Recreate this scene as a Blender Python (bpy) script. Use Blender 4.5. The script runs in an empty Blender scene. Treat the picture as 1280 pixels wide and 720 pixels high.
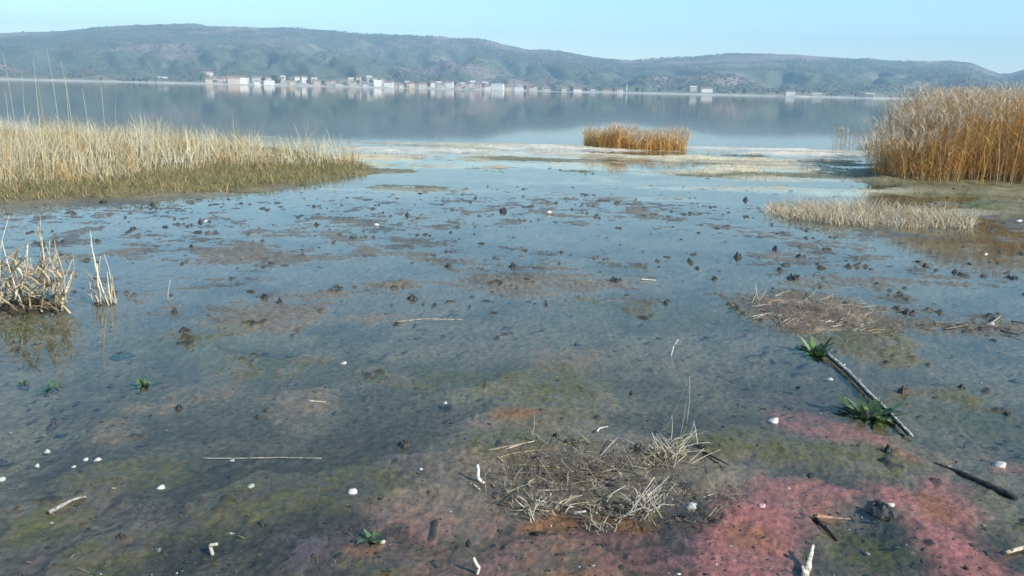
import bpy, math, random
import numpy as np
from mathutils import Matrix, Vector

# ------------------------------------------------------------------ camera, world, sun, exposure
scene = bpy.context.scene
COL = scene.collection
F, CX, CY = 1000.0, 640.0, 360.0            # focal length and centre in photo pixels (1280 wide)
CAM_H = 1.7
PITCH, ROLL = math.radians(13.9), math.radians(1.25)
cam_data = bpy.data.cameras.new('camera')
cam = bpy.data.objects.new('camera', cam_data)
COL.objects.link(cam)
R = Matrix.Rotation(math.pi / 2 - PITCH, 3, 'X') @ Matrix.Rotation(ROLL, 3, 'Z')
cam.matrix_world = Matrix.Translation((0, 0, CAM_H)) @ R.to_4x4()
cam_data.sensor_width = 36.0
cam_data.lens = 36.0 * F / 1280.0
cam_data.clip_start = 0.05
cam_data.clip_end = 30000.0
scene.camera = cam

SUN_DIR = Vector((0.62, -0.50, 0.56)).normalized()
world = bpy.data.worlds.new("World")
scene.world = world
world.use_nodes = True
wn = world.node_tree
wn.nodes.clear()
sky = wn.nodes.new('ShaderNodeTexSky')
sky.sky_type = 'NISHITA'
sky.sun_disc = False
sky.sun_elevation = math.asin(SUN_DIR.z)
sky.sun_rotation = math.atan2(SUN_DIR.x, SUN_DIR.y)
sky.altitude = 0.0
sky.air_density = 1.0
sky.dust_density = 0.0
sky.ozone_density = 2.2
bg = wn.nodes.new('ShaderNodeBackground')
bg.inputs['Strength'].default_value = 0.138
wo = wn.nodes.new('ShaderNodeOutputWorld')
hs = wn.nodes.new('ShaderNodeHueSaturation')
hs.inputs['Hue'].default_value = 0.49
hs.inputs['Saturation'].default_value = 1.26
wn.links.new(sky.outputs[0], hs.inputs['Color'])
wn.links.new(hs.outputs[0], bg.inputs[0])
wn.links.new(bg.outputs[0], wo.inputs[0])

sun_data = bpy.data.lights.new('sun', 'SUN')
sun_data.energy = 4.3
sun_data.angle = math.radians(0.5)
sun_data.color = (1.0, 0.94, 0.84)
sun = bpy.data.objects.new('sun', sun_data)
sun.rotation_euler = SUN_DIR.to_track_quat('Z', 'Y').to_euler()
COL.objects.link(sun)

scene.view_settings.view_transform = 'Standard'
scene.view_settings.look = 'None'
scene.view_settings.gamma = 1.0
scene.view_settings.exposure = 0.73
scene.cycles.max_bounces = 8
scene.cycles.transparent_max_bounces = 16
scene.cycles.volume_bounces = 0

rng = np.random.default_rng(7)
rnd = random.Random(11)

# ------------------------------------------------------------------ helpers
def G(px, py, z=0.0):
    """Point of the plane z that stands at a pixel of the photograph."""
    d = R @ Vector(((px - CX) / F, -(py - CY) / F, -1.0))
    t = (z - CAM_H) / d.z
    return Vector((d.x * t, d.y * t, z))

def DIST(p):
    """depth along the view axis"""
    v = R.transposed() @ (Vector(p) - Vector((0, 0, CAM_H)))
    return -v.z

def AZEL(px, py):
    d = R @ Vector(((px - CX) / F, -(py - CY) / F, -1.0))
    return math.atan2(d.x, d.y), math.atan2(d.z, math.hypot(d.x, d.y))

def _hash(ix, iy, seed):
    h = (ix.astype(np.int64) * 374761393 + iy.astype(np.int64) * 668265263 + seed * 974634777) & 0x7fffffff
    h = ((h ^ (h >> 13)) * 1274126177) & 0x7fffffff
    h = ((h ^ (h >> 16)) * 1103515245) & 0x7fffffff
    return ((h >> 8) & 0xffff) / 65535.0

def vnoise(x, y, seed=0):
    x = np.asarray(x, float); y = np.asarray(y, float)
    ix = np.floor(x); iy = np.floor(y)
    fx = x - ix; fy = y - iy
    fx = fx * fx * fx * (fx * (fx * 6 - 15) + 10); fy = fy * fy * fy * (fy * (fy * 6 - 15) + 10)
    a = _hash(ix, iy, seed); b = _hash(ix + 1, iy, seed)
    c = _hash(ix, iy + 1, seed); d = _hash(ix + 1, iy + 1, seed)
    return (a * (1 - fx) + b * fx) * (1 - fy) + (c * (1 - fx) + d * fx) * fy * 1.0

def fbm(x, y, oct=4, seed=0, gain=0.5):
    s = 0; a = 1; t = 0
    c, sn = math.cos(0.6), math.sin(0.6)
    for i in range(oct):
        s = s + a * (vnoise(x, y, seed + i * 17) - 0.5); t += a
        x, y = (c * x - sn * y) * 2.03 + 5.1, (sn * x + c * y) * 2.03 - 3.7
        a *= gain
    return s / t * 2.0           # about -1..1

def sstep(a, b, v):
    t = np.clip((v - a) / (b - a), 0, 1)
    return t * t * (3 - 2 * t)

def poly_sd(x, y, pts):
    """Signed distance to a polygon in the ground plane, positive inside."""
    P = np.array([(p.x, p.y) for p in pts])
    d2 = np.full(x.shape, 1e18); inside = np.zeros(x.shape, bool)
    n = len(P)
    for i in range(n):
        ax, ay = P[i]; bx, by = P[(i + 1) % n]
        ex, ey = bx - ax, by - ay
        t = np.clip(((x - ax) * ex + (y - ay) * ey) / (ex * ex + ey * ey + 1e-12), 0, 1)
        d2 = np.minimum(d2, (x - ax - t * ex) ** 2 + (y - ay - t * ey) ** 2)
        if ay != by:
            cond = ((ay > y) != (by > y)) & (x < (bx - ax) * (y - ay) / (by - ay) + ax)
            inside ^= cond
    return np.where(inside, np.sqrt(d2), -np.sqrt(d2))

def ell(x, y, px, py, rx, ry):
    """Soft ellipse on the ground: 1 at its middle, 0 at its rim (photo pixels)."""
    c = G(px, py); a = G(px + rx, py); b = G(px, py - ry); b2 = G(px, py + ry)
    w = max(0.02, abs(a.x - c.x)); h = max(0.02, 0.5 * abs(b.y - b2.y))
    q = ((x - c.x) / w) ** 2 + ((y - 0.5 * (b.y + b2.y)) / h) ** 2
    return np.clip(1.25 - q, 0, 1)

def mesh_np(name, V, faces, cols=None, smooth=False):
    """Mesh from arrays; faces is an (n,3) or (n,4) array or a list of such arrays."""
    if not isinstance(faces, (list, tuple)): faces = [faces]
    me = bpy.data.meshes.new(name)
    V = np.asarray(V, np.float32)
    idx = np.concatenate([f.ravel() for f in faces]).astype(np.int32)
    tot = np.concatenate([np.full(len(f), f.shape[1], np.int32) for f in faces])
    start = np.concatenate([[0], np.cumsum(tot)[:-1]]).astype(np.int32)
    me.vertices.add(len(V)); me.vertices.foreach_set('co', V.ravel())
    me.loops.add(len(idx)); me.loops.foreach_set('vertex_index', idx)
    me.polygons.add(len(tot)); me.polygons.foreach_set('loop_start', start)
    me.polygons.foreach_set('loop_total', tot)
    me.polygons.foreach_set('use_smooth', np.full(len(tot), smooth))
    if cols is not None:
        at = me.color_attributes.new('tint', 'FLOAT_COLOR', 'POINT')
        c4 = np.ones((len(V), 4), np.float32); c4[:, :3] = cols
        at.data.foreach_set('color', c4.ravel())
    me.update(calc_edges=True)
    me.validate()
    return me

def link(name, me, mat=None, parent=None, loc=None, kind=None):
    o = bpy.data.objects.new(name, me); COL.objects.link(o)
    if mat is not None and not me.materials: me.materials.append(mat)
    if parent is not None: o.parent = parent
    if loc is not None: o.location = loc
    if kind: o['kind'] = kind
    return o

def tag(o, label, cat, group=None, kind=None):
    o['label'] = label; o['category'] = cat
    if group: o['group'] = group
    if kind: o['kind'] = kind
    return o

def thing(name, label, cat, loc=(0, 0, 0), rz=0.0, group=None):
    o = bpy.data.objects.new(name, None); COL.objects.link(o)
    o.location = loc; o.rotation_euler = (0, 0, rz)
    o.empty_display_size = 0.1
    return tag(o, label, cat, group)

class MB:
    """Collects tubes, boxes and lumps for one mesh."""
    def __init__(s): s.v = []; s.f = []; s.c = []
    def tube(s, pts, r0, r1, sides=5, col=(1, 1, 1), mid=None):
        pts = [Vector(p) for p in pts]; n = len(pts); b0 = len(s.v)
        up = Vector((0.31, 0.17, 0.93))
        for i, p in enumerate(pts):
            t = (pts[min(i + 1, n - 1)] - pts[max(i - 1, 0)]).normalized()
            a = t.cross(up)
            if a.length < 1e-3: a = t.cross(Vector((1, 0, 0)))
            a.normalize(); b = t.cross(a)
            k = i / (n - 1); r = r0 + (r1 - r0) * k
            if mid: r *= mid[i]
            for j in range(sides):
                an = 2 * math.pi * j / sides
                s.v.append(p + (a * math.cos(an) + b * math.sin(an)) * r); s.c.append(col)
        for i in range(n - 1):
            for j in range(sides):
                j2 = (j + 1) % sides
                s.f.append((b0 + i * sides + j, b0 + i * sides + j2, b0 + (i + 1) * sides + j2, b0 + (i + 1) * sides + j))
        s.f.append(tuple(b0 + j for j in reversed(range(sides))))
        s.f.append(tuple(b0 + (n - 1) * sides + j for j in range(sides)))
        return s
    def box(s, x0, x1, y0, y1, z0, z1, col=(1, 1, 1)):
        b = len(s.v)
        for z in (z0, z1):
            for x, y in ((x0, y0), (x1, y0), (x1, y1), (x0, y1)):
                s.v.append(Vector((x, y, z))); s.c.append(col)
        for q in ((3, 2, 1, 0), (4, 5, 6, 7), (0, 1, 5, 4), (1, 2, 6, 5), (2, 3, 7, 6), (3, 0, 4, 7)):
            s.f.append(tuple(b + i for i in q))
        return s
    def poly(s, pts, col=(1, 1, 1)):
        b = len(s.v); s.v += [Vector(p) for p in pts]; s.c += [col] * len(pts)
        s.f.append(tuple(range(b, b + len(pts)))); return s
    def mesh(s, name, smooth=False):
        me = bpy.data.meshes.new(name)
        me.from_pydata([tuple(v) for v in s.v], [], s.f)
        at = me.color_attributes.new('tint', 'FLOAT_COLOR', 'POINT')
        at.data.foreach_set('color', np.array([(c[0], c[1], c[2], 1) for c in s.c], np.float32).ravel())
        me.polygons.foreach_set('use_smooth', np.full(len(me.polygons), smooth))
        me.update(); return me
    def build(s, name, mat, parent=None, smooth=False, kind=None, loc=None):
        return link(name, s.mesh(name, smooth), mat, parent, loc, kind)

# ------------------------------------------------------------------ materials
def new_mat(name):
    m = bpy.data.materials.new(name); m.use_nodes = True
    nt = m.node_tree; nt.nodes.clear()
    out = nt.nodes.new('ShaderNodeOutputMaterial')
    return m, nt, out

def noise_node(nt, scale, detail=4, rough=0.6, coords='Object', vec=None, stretch=None):
    n = nt.nodes.new('ShaderNodeTexNoise')
    n.inputs['Scale'].default_value = scale; n.inputs['Detail'].default_value = detail
    n.inputs['Roughness'].default_value = rough
    if vec is None:
        tc = nt.nodes.new('ShaderNodeTexCoord'); vec = tc.outputs[coords]
    if stretch:
        mp = nt.nodes.new('ShaderNodeMapping'); mp.inputs['Scale'].default_value = stretch
        nt.links.new(vec, mp.inputs[0]); vec = mp.outputs[0]
    nt.links.new(vec, n.inputs['Vector'])
    return n

def tint_mat(name, base=(1, 1, 1), rough=0.7, scale=30.0, lo=0.7, hi=1.25, bump=0.2, translucent=0.0, spec=0.3, bump_dist=0.003, stretch=None):
    """Base colour times the vertex tint times a noise between lo and hi."""
    m, nt, out = new_mat(name)
    at = nt.nodes.new('ShaderNodeAttribute'); at.attribute_name = 'tint'
    nz = noise_node(nt, scale, 5, 0.65, stretch=stretch)
    mr = nt.nodes.new('ShaderNodeMapRange')
    mr.inputs[1].default_value = 0.3; mr.inputs[2].default_value = 0.7
    mr.inputs[3].default_value = lo; mr.inputs[4].default_value = hi
    nt.links.new(nz.outputs['Fac'], mr.inputs[0])
    mul = nt.nodes.new('ShaderNodeMix'); mul.data_type = 'RGBA'; mul.blend_type = 'MULTIPLY'
    mul.inputs[0].default_value = 1.0
    mul.inputs[6].default_value = (*base, 1)
    nt.links.new(at.outputs['Color'], mul.inputs[7])
    sc = nt.nodes.new('ShaderNodeVectorMath'); sc.operation = 'SCALE'
    nt.links.new(mul.outputs[2], sc.inputs[0]); nt.links.new(mr.outputs[0], sc.inputs['Scale'])
    p = nt.nodes.new('ShaderNodeBsdfPrincipled')
    p.inputs['Roughness'].default_value = rough
    p.inputs['Specular IOR Level'].default_value = spec
    nt.links.new(sc.outputs[0], p.inputs['Base Color'])
    if bump:
        b = nt.nodes.new('ShaderNodeBump'); b.inputs['Strength'].default_value = bump
        b.inputs['Distance'].default_value = bump_dist
        nt.links.new(nz.outputs['Fac'], b.inputs['Height']); nt.links.new(b.outputs[0], p.inputs['Normal'])
    sh = p.outputs[0]
    if translucent:
        tr = nt.nodes.new('ShaderNodeBsdfTranslucent'); nt.links.new(sc.outputs[0], tr.inputs[0])
        mx = nt.nodes.new('ShaderNodeMixShader'); mx.inputs[0].default_value = translucent
        nt.links.new(sh, mx.inputs[1]); nt.links.new(tr.outputs[0], mx.inputs[2]); sh = mx.outputs[0]
    nt.links.new(sh, out.inputs[0])
    return m

M_BED = tint_mat('wet_mud', rough=0.3, scale=30.0, lo=0.58, hi=1.38, bump=0.8, spec=0.5, bump_dist=0.012)
def wet_by_height(m):
    """Mud just out of the water is wet and glossy, higher mud is dry."""
    nt = m.node_tree; g = nt.nodes.new('ShaderNodeNewGeometry'); sp = nt.nodes.new('ShaderNodeSeparateXYZ')
    nt.links.new(g.outputs['Position'], sp.inputs[0]); mr = nt.nodes.new('ShaderNodeMapRange')
    mr.inputs[1].default_value = 0.004; mr.inputs[2].default_value = 0.05
    mr.inputs[3].default_value = 0.36; mr.inputs[4].default_value = 0.85
    nt.links.new(sp.outputs['Z'], mr.inputs[0])
    p = [n for n in nt.nodes if n.type == 'BSDF_PRINCIPLED'][0]
    nt.links.new(mr.outputs[0], p.inputs['Roughness'])
    m2 = nt.nodes.new('ShaderNodeMapRange')
    m2.inputs[1].default_value = -0.002; m2.inputs[2].default_value = 0.003
    m2.inputs[3].default_value = 0.0; m2.inputs[4].default_value = 0.35
    nt.links.new(sp.outputs['Z'], m2.inputs[0]); nt.links.new(m2.outputs[0], p.inputs['Specular IOR Level'])
wet_by_height(M_BED)
M_HILL = tint_mat('hill_scrub', rough=0.95, scale=0.02, lo=0.75, hi=1.25, bump=0.0, spec=0.05)
M_WOOD_FAR = tint_mat('far_foliage', rough=0.95, scale=0.3, lo=0.7, hi=1.3, bump=0.0, spec=0.05)
M_REED = tint_mat('dry_reed', rough=0.65, scale=9.0, lo=0.75, hi=1.2, bump=0.0, translucent=0.3, spec=0.2)
M_STRAW = tint_mat('dead_stalk', rough=0.6, scale=40.0, lo=0.65, hi=1.2, bump=0.3, spec=0.3)
M_BARK = tint_mat('driftwood_bark', rough=0.85, scale=45.0, lo=0.2, hi=1.45, bump=0.6, spec=0.2, stretch=(1, 1, 1))
M_CLOD = tint_mat('dark_mud', rough=0.45, scale=45.0, lo=0.5, hi=1.5, bump=0.8, spec=0.4, bump_dist=0.01)
M_STONE = tint_mat('pale_stone', rough=0.7, scale=50.0, lo=0.5, hi=1.12, bump=0.4, spec=0.3)
M_LEAF = tint_mat('green_leaf', rough=0.5, scale=50.0, lo=0.7, hi=1.3, bump=0.1, translucent=0.25, spec=0.4)
M_WALL = tint_mat('house_plaster', rough=0.9, scale=0.4, lo=0.85, hi=1.08, bump=0.0, spec=0.1)
M_ROOF = tint_mat('roof_tile', rough=0.85, scale=1.2, lo=0.75, hi=1.2, bump=0.0, spec=0.1)
M_PANE = tint_mat('window_glass', rough=0.2, scale=1.0, lo=0.9, hi=1.1, bump=0.0, spec=0.5)

def water_mat():
    m, nt, out = new_mat('lake_water')
    geo = nt.nodes.new('ShaderNodeNewGeometry')
    n1 = noise_node(nt, 3.2, 3, 0.55, vec=geo.outputs['Position'], stretch=(0.5, 1.0, 1.0))
    n2 = noise_node(nt, 22.0, 3, 0.6, vec=geo.outputs['Position'], stretch=(0.7, 1.0, 1.0))
    add = nt.nodes.new('ShaderNodeMath'); add.operation = 'MULTIPLY_ADD'
    add.inputs[1].default_value = 0.13
    nt.links.new(n2.outputs['Fac'], add.inputs[0]); nt.links.new(n1.outputs['Fac'], add.inputs[2])
    b = nt.nodes.new('ShaderNodeBump'); b.inputs['Strength'].default_value = 0.13
    b.inputs['Distance'].default_value = 0.006
    nt.links.new(add.outputs[0], b.inputs['Height'])
    fr = nt.nodes.new('ShaderNodeFresnel'); fr.inputs['IOR'].default_value = 1.34
    nt.links.new(b.outputs[0], fr.inputs['Normal'])
    tr = nt.nodes.new('ShaderNodeBsdfTransparent'); tr.inputs[0].default_value = (0.86, 0.89, 0.84, 1)
    gl = nt.nodes.new('ShaderNodeBsdfGlossy'); gl.inputs['Roughness'].default_value = 0.035
    gl.inputs[0].default_value = (0.95, 0.93, 0.90, 1)
    nt.links.new(b.outputs[0], gl.inputs['Normal'])
    mx = nt.nodes.new('ShaderNodeMixShader')
    # seen from below (light coming back out of the shallow water) the film only lets light through
    inv = nt.nodes.new('ShaderNodeMath'); inv.operation = 'SUBTRACT'; inv.inputs[0].default_value = 1.0
    nt.links.new(geo.outputs['Backfacing'], inv.inputs[1])
    fm = nt.nodes.new('ShaderNodeMath'); fm.operation = 'MULTIPLY'
    nt.links.new(fr.outputs[0], fm.inputs[0]); nt.links.new(inv.outputs[0], fm.inputs[1])
    nt.links.new(fm.outputs[0], mx.inputs[0]); nt.links.new(tr.outputs[0], mx.inputs[1]); nt.links.new(gl.outputs[0], mx.inputs[2])
    nt.links.new(mx.outputs[0], out.inputs[0])
    return m
M_WATER = water_mat()

# ------------------------------------------------------------------ the lake bed and mud flats
LEFT_BANK = [G(*p) for p in ((-330, 262), (-100, 258), (60, 254), (180, 250), (280, 243), (360, 236), (430, 226), (480, 219), (455, 206), (380, 190), (260, 178), (120, 168), (-60, 164), (-330, 160))]
RIGHT_BANK = [G(*p) for p in ((1068, 226), (1110, 240), (1180, 262), (1280, 284), (1500, 315), (1700, 260), (1500, 200), (1280, 178), (1130, 190), (1080, 208))]
RED_MAIN = [G(*p) for p in ((880, 660), (905, 618), (940, 598), (1000, 596), (1060, 608), (1110, 604), (1140, 612), (1168, 592), (1205, 606), (1222, 640), (1222, 668), (1255, 696), (1290, 722), (1290, 760), (1150, 760), (1160, 715), (1136, 680), (1124, 640), (1085, 622), (1040, 640), (1016, 668), (996, 700), (980, 760), (840, 760), (858, 705), (872, 685))]
RED_STRIP = [G(*p) for p in ((950, 508), (1010, 512), (1060, 528), (1112, 545), (1160, 580), (1130, 578), (1080, 556), (1010, 546), (960, 530))]
RED_FAINT = [G(*p) for p in ((470, 640), (620, 640), (760, 660), (880, 660), (900, 730), (760, 760), (560, 760), (480, 700))]
RED_SIDE = [G(*p) for p in ((1215, 560), (1290, 585), (1340, 610), (1300, 600), (1240, 592))]
OLIVE = [(160, 592, 95, 26), (300, 640, 70, 45), (150, 690, 70, 34), (330, 455, 100, 22), (690, 702, 80, 26), (955, 562, 70, 22),
         (1060, 580, 105, 24), (1252, 655, 60, 40), (1190, 515, 80, 26), (690, 500, 100, 40), (900, 560, 40, 20), (1090, 430, 70, 26),
         (560, 470, 120, 18), (240, 425, 130, 18), (820, 385, 120, 14), (1200, 490, 60, 14), (60, 640, 80, 30), (1080, 690, 70, 30),
         (620, 560, 70, 22), (480, 705, 50, 22), (430, 615, 90, 30), (40, 410, 70, 20)]
BROWN = [(310, 320, 95, 15), (345, 396, 85, 18), (690, 357, 130, 16), (740, 450, 110, 22), (370, 515, 65, 30), (640, 522, 70, 20),
         (1090, 440, 50, 18), (560, 590, 80, 26), (880, 600, 60, 26), (720, 600, 180, 55), (480, 400, 60, 10), (220, 490, 90, 24),
         (1020, 395, 110, 34), (1200, 412, 90, 12), (540, 640, 80, 30), (130, 530, 60, 18), (1110, 640, 40, 14), (480, 352, 60, 8)]
PURPLE = [(120, 610, 80, 20), (200, 650, 130, 28), (420, 690, 90, 35), (640, 700, 90, 24), (1000, 500, 90, 18), (600, 520, 80, 18), (90, 700, 80, 25), (860, 690, 60, 20)]
ORANGE = [(470, 690, 34, 14), (690, 660, 60, 12), (800, 662, 40, 14), (1170, 640, 30, 30), (940, 690, 40, 20), (640, 520, 40, 10)]

POOLS = [(1082, 690, 54, 46), (90, 470, 130, 60), (40, 560, 60, 50), (950, 470, 90, 40), (860, 460, 90, 34), (560, 455, 70, 24), (1220, 545, 70, 30), (1010, 490, 60, 26), (1240, 375, 110, 18), (880, 395, 60, 26), (460, 340, 70, 14), (330, 430, 70, 14), (560, 505, 50, 18), (1070, 665, 50, 26), (760, 300, 200, 16)]
PB = (0.52, 0.45, 0.30); PW = (0.62, 0.58, 0.48); OB = (0.17, 0.155, 0.065); BB = (0.24, 0.19, 0.11)
BARS = [(590, 190, 170, 3.2, .05, PW), (540, 206, 110, 3.4, .05, PB), (945, 203, 120, 4, .06, PB), (960, 212, 115, 4, .05, PB), (790, 197, 100, 2.6, .04, PB), (930, 186, 90, 2, .05, PW), (640, 214, 120, 2.4, .03, OB), (975, 220, 130, 2.6, .04, OB),
        (500, 234, 60, 5, .03, OB), (600, 182, 170, 1.8, .05, PB), (1010, 193, 80, 2.4, .05, PW), (700, 186.5, 100, 1.8, .05, PW), (470, 197, 60, 3, .05, PB), (850, 216, 70, 2.2, .04, PB), (1050, 203, 50, 4, .05, BB), (560, 221, 110, 2.4, .03, OB), (790, 225, 170, 2.2, .02, BB), (720, 206, 80, 2, .035, PB),
        (890, 193, 70, 1.8, .04, OB), (480, 213, 60, 2.5, .04, OB), (660, 199, 90, 2, .035, OB)]
def bed(x, y):
    """Height and albedo of the ground at points of the plane."""
    r = np.hypot(x, y)
    wx = x + 0.10 * fbm(x * 2.1, y * 2.1, 3, 3) + 0.04 * fbm(x * 9, y * 9, 3, 5)
    wy = y + 0.16 * fbm(x * 2.1 + 40, y * 2.1, 3, 4) + 0.05 * fbm(x * 9, y * 9 + 20, 3, 6)
    k = np.clip(r / 6.0, 0.6, 2.4)                          # coarser relief farther from the bank
    big = fbm(x * 0.55, y * 0.5, 3, 21)
    mid = fbm(x * 2.6, y * 1.9, 4, 31, 0.6)
    fine = fbm(x * 13, y * 11, 4, 41, 0.65)
    crisp = fbm(x * 34, y * 26, 3, 42, 0.6)
    streak = fbm(x * 3.2, y * 7.0, 4, 43, 0.62)
    far_pool = sstep(4.5, 7.5, r)
    z = -0.0150 + 0.0085 * sstep(6.0, 3.2, r) + 0.010 * big + 0.012 * mid * k ** 0.3 + 0.0095 * fine * k ** 0.5 + 0.005 * crisp * (1 + .9 * far_pool) + far_pool * (0.018 * streak + 0.0095)
    c_mud = np.array((0.112, 0.092, 0.068)); c_dark = np.array((0.058, 0.05, 0.04))
    C = c_mud + (c_dark - c_mud) * sstep(-0.2, 0.3, fbm(x * 1.7 + 9, y * 1.5, 5, 51, .6))[..., None]
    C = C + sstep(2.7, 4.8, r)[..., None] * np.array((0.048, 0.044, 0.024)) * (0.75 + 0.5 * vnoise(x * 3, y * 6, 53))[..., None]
    def mix(C, m, col, hi=1.0):
        m = np.clip(m, 0, 1)[..., None] * hi
        return C * (1 - m) + np.array(col) * m
    blot = sstep(-0.35, 0.5, 0.8 * fbm(x * 6.0, y * 5.0, 4, 61, 0.6) + 0.75 * fbm(x * 24, y * 20, 3, 62, 0.65)) - 0.12
    for px, py, rx, ry in PURPLE:
        C = mix(C, ell(wx, wy, px, py, rx, ry) * np.clip(blot + .35, 0, 1), (0.115, 0.08, 0.082), 0.7)
    for px, py, rx, ry in BROWN:
        e = ell(wx, wy, px, py, rx * 1.05, ry * 1.05)
        z = z + 0.014 * e
        C = mix(C, e * np.clip(blot + .3, 0, 1), (0.175, 0.138, 0.088), 0.85)
    for px, py, rx, ry in OLIVE:
        e = ell(wx, wy, px, py, rx * 1.05, ry * 1.1)
        z = z + 0.013 * e
        C = mix(C, e * np.clip(blot + .3, 0, 1), (0.098, 0.09, 0.026), 0.85)
    for px, py, rx, ry in POOLS:
        z = z - 0.022 * ell(wx, wy, px, py, rx, ry)
    xr = x + 0.035 * fbm(x * 6, y * 6, 4, 74); yr = y + 0.05 * fbm(x * 6 + 9, y * 6, 4, 75)
    red = sstep(-0.06, 0.10, poly_sd(xr, yr, RED_MAIN) + 0.045 * fbm(x * 13, y * 13, 4, 71, .65))
    red = np.maximum(red, 0.7 * sstep(-0.04, 0.09, poly_sd(xr, yr, RED_STRIP) + 0.05 * fbm(x * 12, y * 12, 4, 72, .65)))
    red = np.maximum(red, 0.55 * sstep(-0.02, 0.06, poly_sd(xr, yr, RED_SIDE)))
    red = red * np.clip(0.90 + 0.5 * fbm(x * 5, y * 5, 4, 73, .55), 0.4, 1)
    red = np.maximum(red, 0.40 * sstep(-0.12, 0.2, poly_sd(wx, wy, RED_FAINT)) * np.clip(blot + .3, 0, 1))
    z = z + red * 0.008
    C = mix(C, red, (0.30, 0.114, 0.092), 0.95)
    for px, py, rx, ry in ORANGE:
        C = mix(C, ell(wx, wy, px, py, rx, ry), (0.24, 0.10, 0.03), 0.6)
    # small tufts and crumbs standing out of the water
    cr = vnoise(x * 21, y * 17, 81) * vnoise(x * 6 + 3, y * 5, 82)
    s = sstep(0.62, 0.80, cr)
    z = z + 0.016 * s * np.clip(r / 5, .7, 1.5)
    C = mix(C, s, (0.035, 0.033, 0.025), 0.9)
    # mud bars between the pool and the lake
    bar_zone = sstep(12.6, 14.8, r + 0.5 * fbm(x * 0.5, y * 0.5, 3, 91)) 
    strip = 0.10 + fbm(x * 0.16, y * 1.05, 4, 92, 0.6) + 0.25 * fbm(x * 1.2, y * 2.4, 3, 93)
    z = z + bar_zone * (-0.021 + 0.065 * np.clip(strip, -0.5, 0.8))
    dry = bar_zone * sstep(0.05, 0.35, strip + 0.2 * fbm(x * 2, y * 5, 3, 94))
    C = mix(C, bar_zone, (0.15, 0.13, 0.085), 0.6)
    C = mix(C, dry, (0.48, 0.42, 0.29), 0.9)
    C = mix(C, bar_zone * sstep(0.1, 0.6, fbm(x * 0.5 + 30, y * 1.6, 4, 95)), (0.12, 0.125, 0.05), 0.7)
    for px, py, rx, ry, hgt, col in BARS:
        e = ell(x + 0.5 * fbm(x * .5, y * .5, 3, 105), y + 0.32 * fbm(x * 0.6 + 9, y * .9, 4, 106), px, py, rx, ry)
        z = z + (hgt + .006) * np.clip(e * 1.5, 0, 1) * (0.75 + 0.5 * fbm(x * 1.1, y * 3, 3, 107))
        C = mix(C, np.clip(1.6 * e, 0, 1) * np.clip(.85 + .8 * fbm(x * 1.5, y * 4, 4, 108), .3, 1), col, 0.95)
    # thin runnels of water between the bars
    run = bar_zone * sstep(0.02, 0.30, fbm(x * 0.10 + 3, y * 1.25, 4, 109, .6)) * (1 - sstep(22.5, 24.5, y))
    z = z - 0.075 * run
    # banks under the reeds
    for pts, col, top in ((LEFT_BANK, (0.155, 0.125, 0.05), 0.10), (RIGHT_BANK, (0.145, 0.128, 0.066), 0.065)):
        sd = poly_sd(wx, wy, pts) + 0.35 * fbm(x * 0.9, y * 0.9, 4, 96)
        m = sstep(-0.5, 0.9, sd)
        z = z + m * (top + 0.05 * fbm(x * 2.3, y * 2.3, 4, 97))
        cc = np.array(col) * (0.75 + 0.6 * (0.5 + 0.5 * fbm(x * 3, y * 3, 4, 98)))[..., None]
        m3 = np.clip(m, 0, 1)[..., None]
        C = C * (1 - m3) + cc * m3
        g = m * sstep(0.0, 0.5, fbm(x * 1.3 + 7, y * 1.3, 4, 99)) * sstep(2.0, 0.2, sd)
        C = mix(C, g, (0.075, 0.10, 0.025), 0.8)
    # the lake deepens beyond the bars
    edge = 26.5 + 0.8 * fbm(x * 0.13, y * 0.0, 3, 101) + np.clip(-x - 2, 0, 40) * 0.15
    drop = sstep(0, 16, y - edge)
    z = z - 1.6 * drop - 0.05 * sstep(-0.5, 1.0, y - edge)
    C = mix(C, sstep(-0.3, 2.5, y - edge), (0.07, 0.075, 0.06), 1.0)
    # dry land rises behind the place the photograph was taken from
    land = sstep(-0.8, -7.0, y - 0.15 * np.abs(x) * 0)
    z = z + 0.9 * land * (1 - sstep(60, 90, r) * 0) + 0.05 * land * fbm(x * 0.8, y * 0.8, 4, 103)
    C = mix(C, land, (0.17, 0.15, 0.07), 0.8)
    # and the shore on both sides far out of view stays low
    return z, C

def polar_sheet():
    ang_f = np.linspace(-math.radians(37), math.radians(37), 760)
    ang_c = np.linspace(math.radians(37), math.radians(323), 110)[1:-1]
    ang = np.concatenate([ang_f, ang_c])
    rad = np.concatenate([np.geomspace(0.35, 1.9, 24)[:-1], np.geomspace(1.9, 32, 760), np.geomspace(32, 5000, 40)[1:]])
    A, RR = np.meshgrid(ang, rad)
    x = RR * np.sin(A); y = RR * np.cos(A)
    z, C = bed(x.ravel(), y.ravel())
    na, nr = len(ang), len(rad)
    V = np.stack([x.ravel(), y.ravel(), z], 1)
    V = np.concatenate([V, [[0, 0, -0.02]]]); C = np.concatenate([C, [[0.1, 0.09, 0.07]]])
    i = np.arange(nr - 1)[:, None] * na; j = np.arange(na)[None, :]; j2 = (j + 1) % na
    q = np.stack([i + j2, i + j, i + na + j, i + na + j2], -1).reshape(-1, 4)
    t = np.stack([np.full(na, nr * na), np.arange(na), (np.arange(na) + 1) % na], 1)
    return mesh_np('mud_flat', V, [q[:, ::-1], t], C, smooth=True)
link('mud_flat', polar_sheet(), M_BED, kind='structure')

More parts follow.
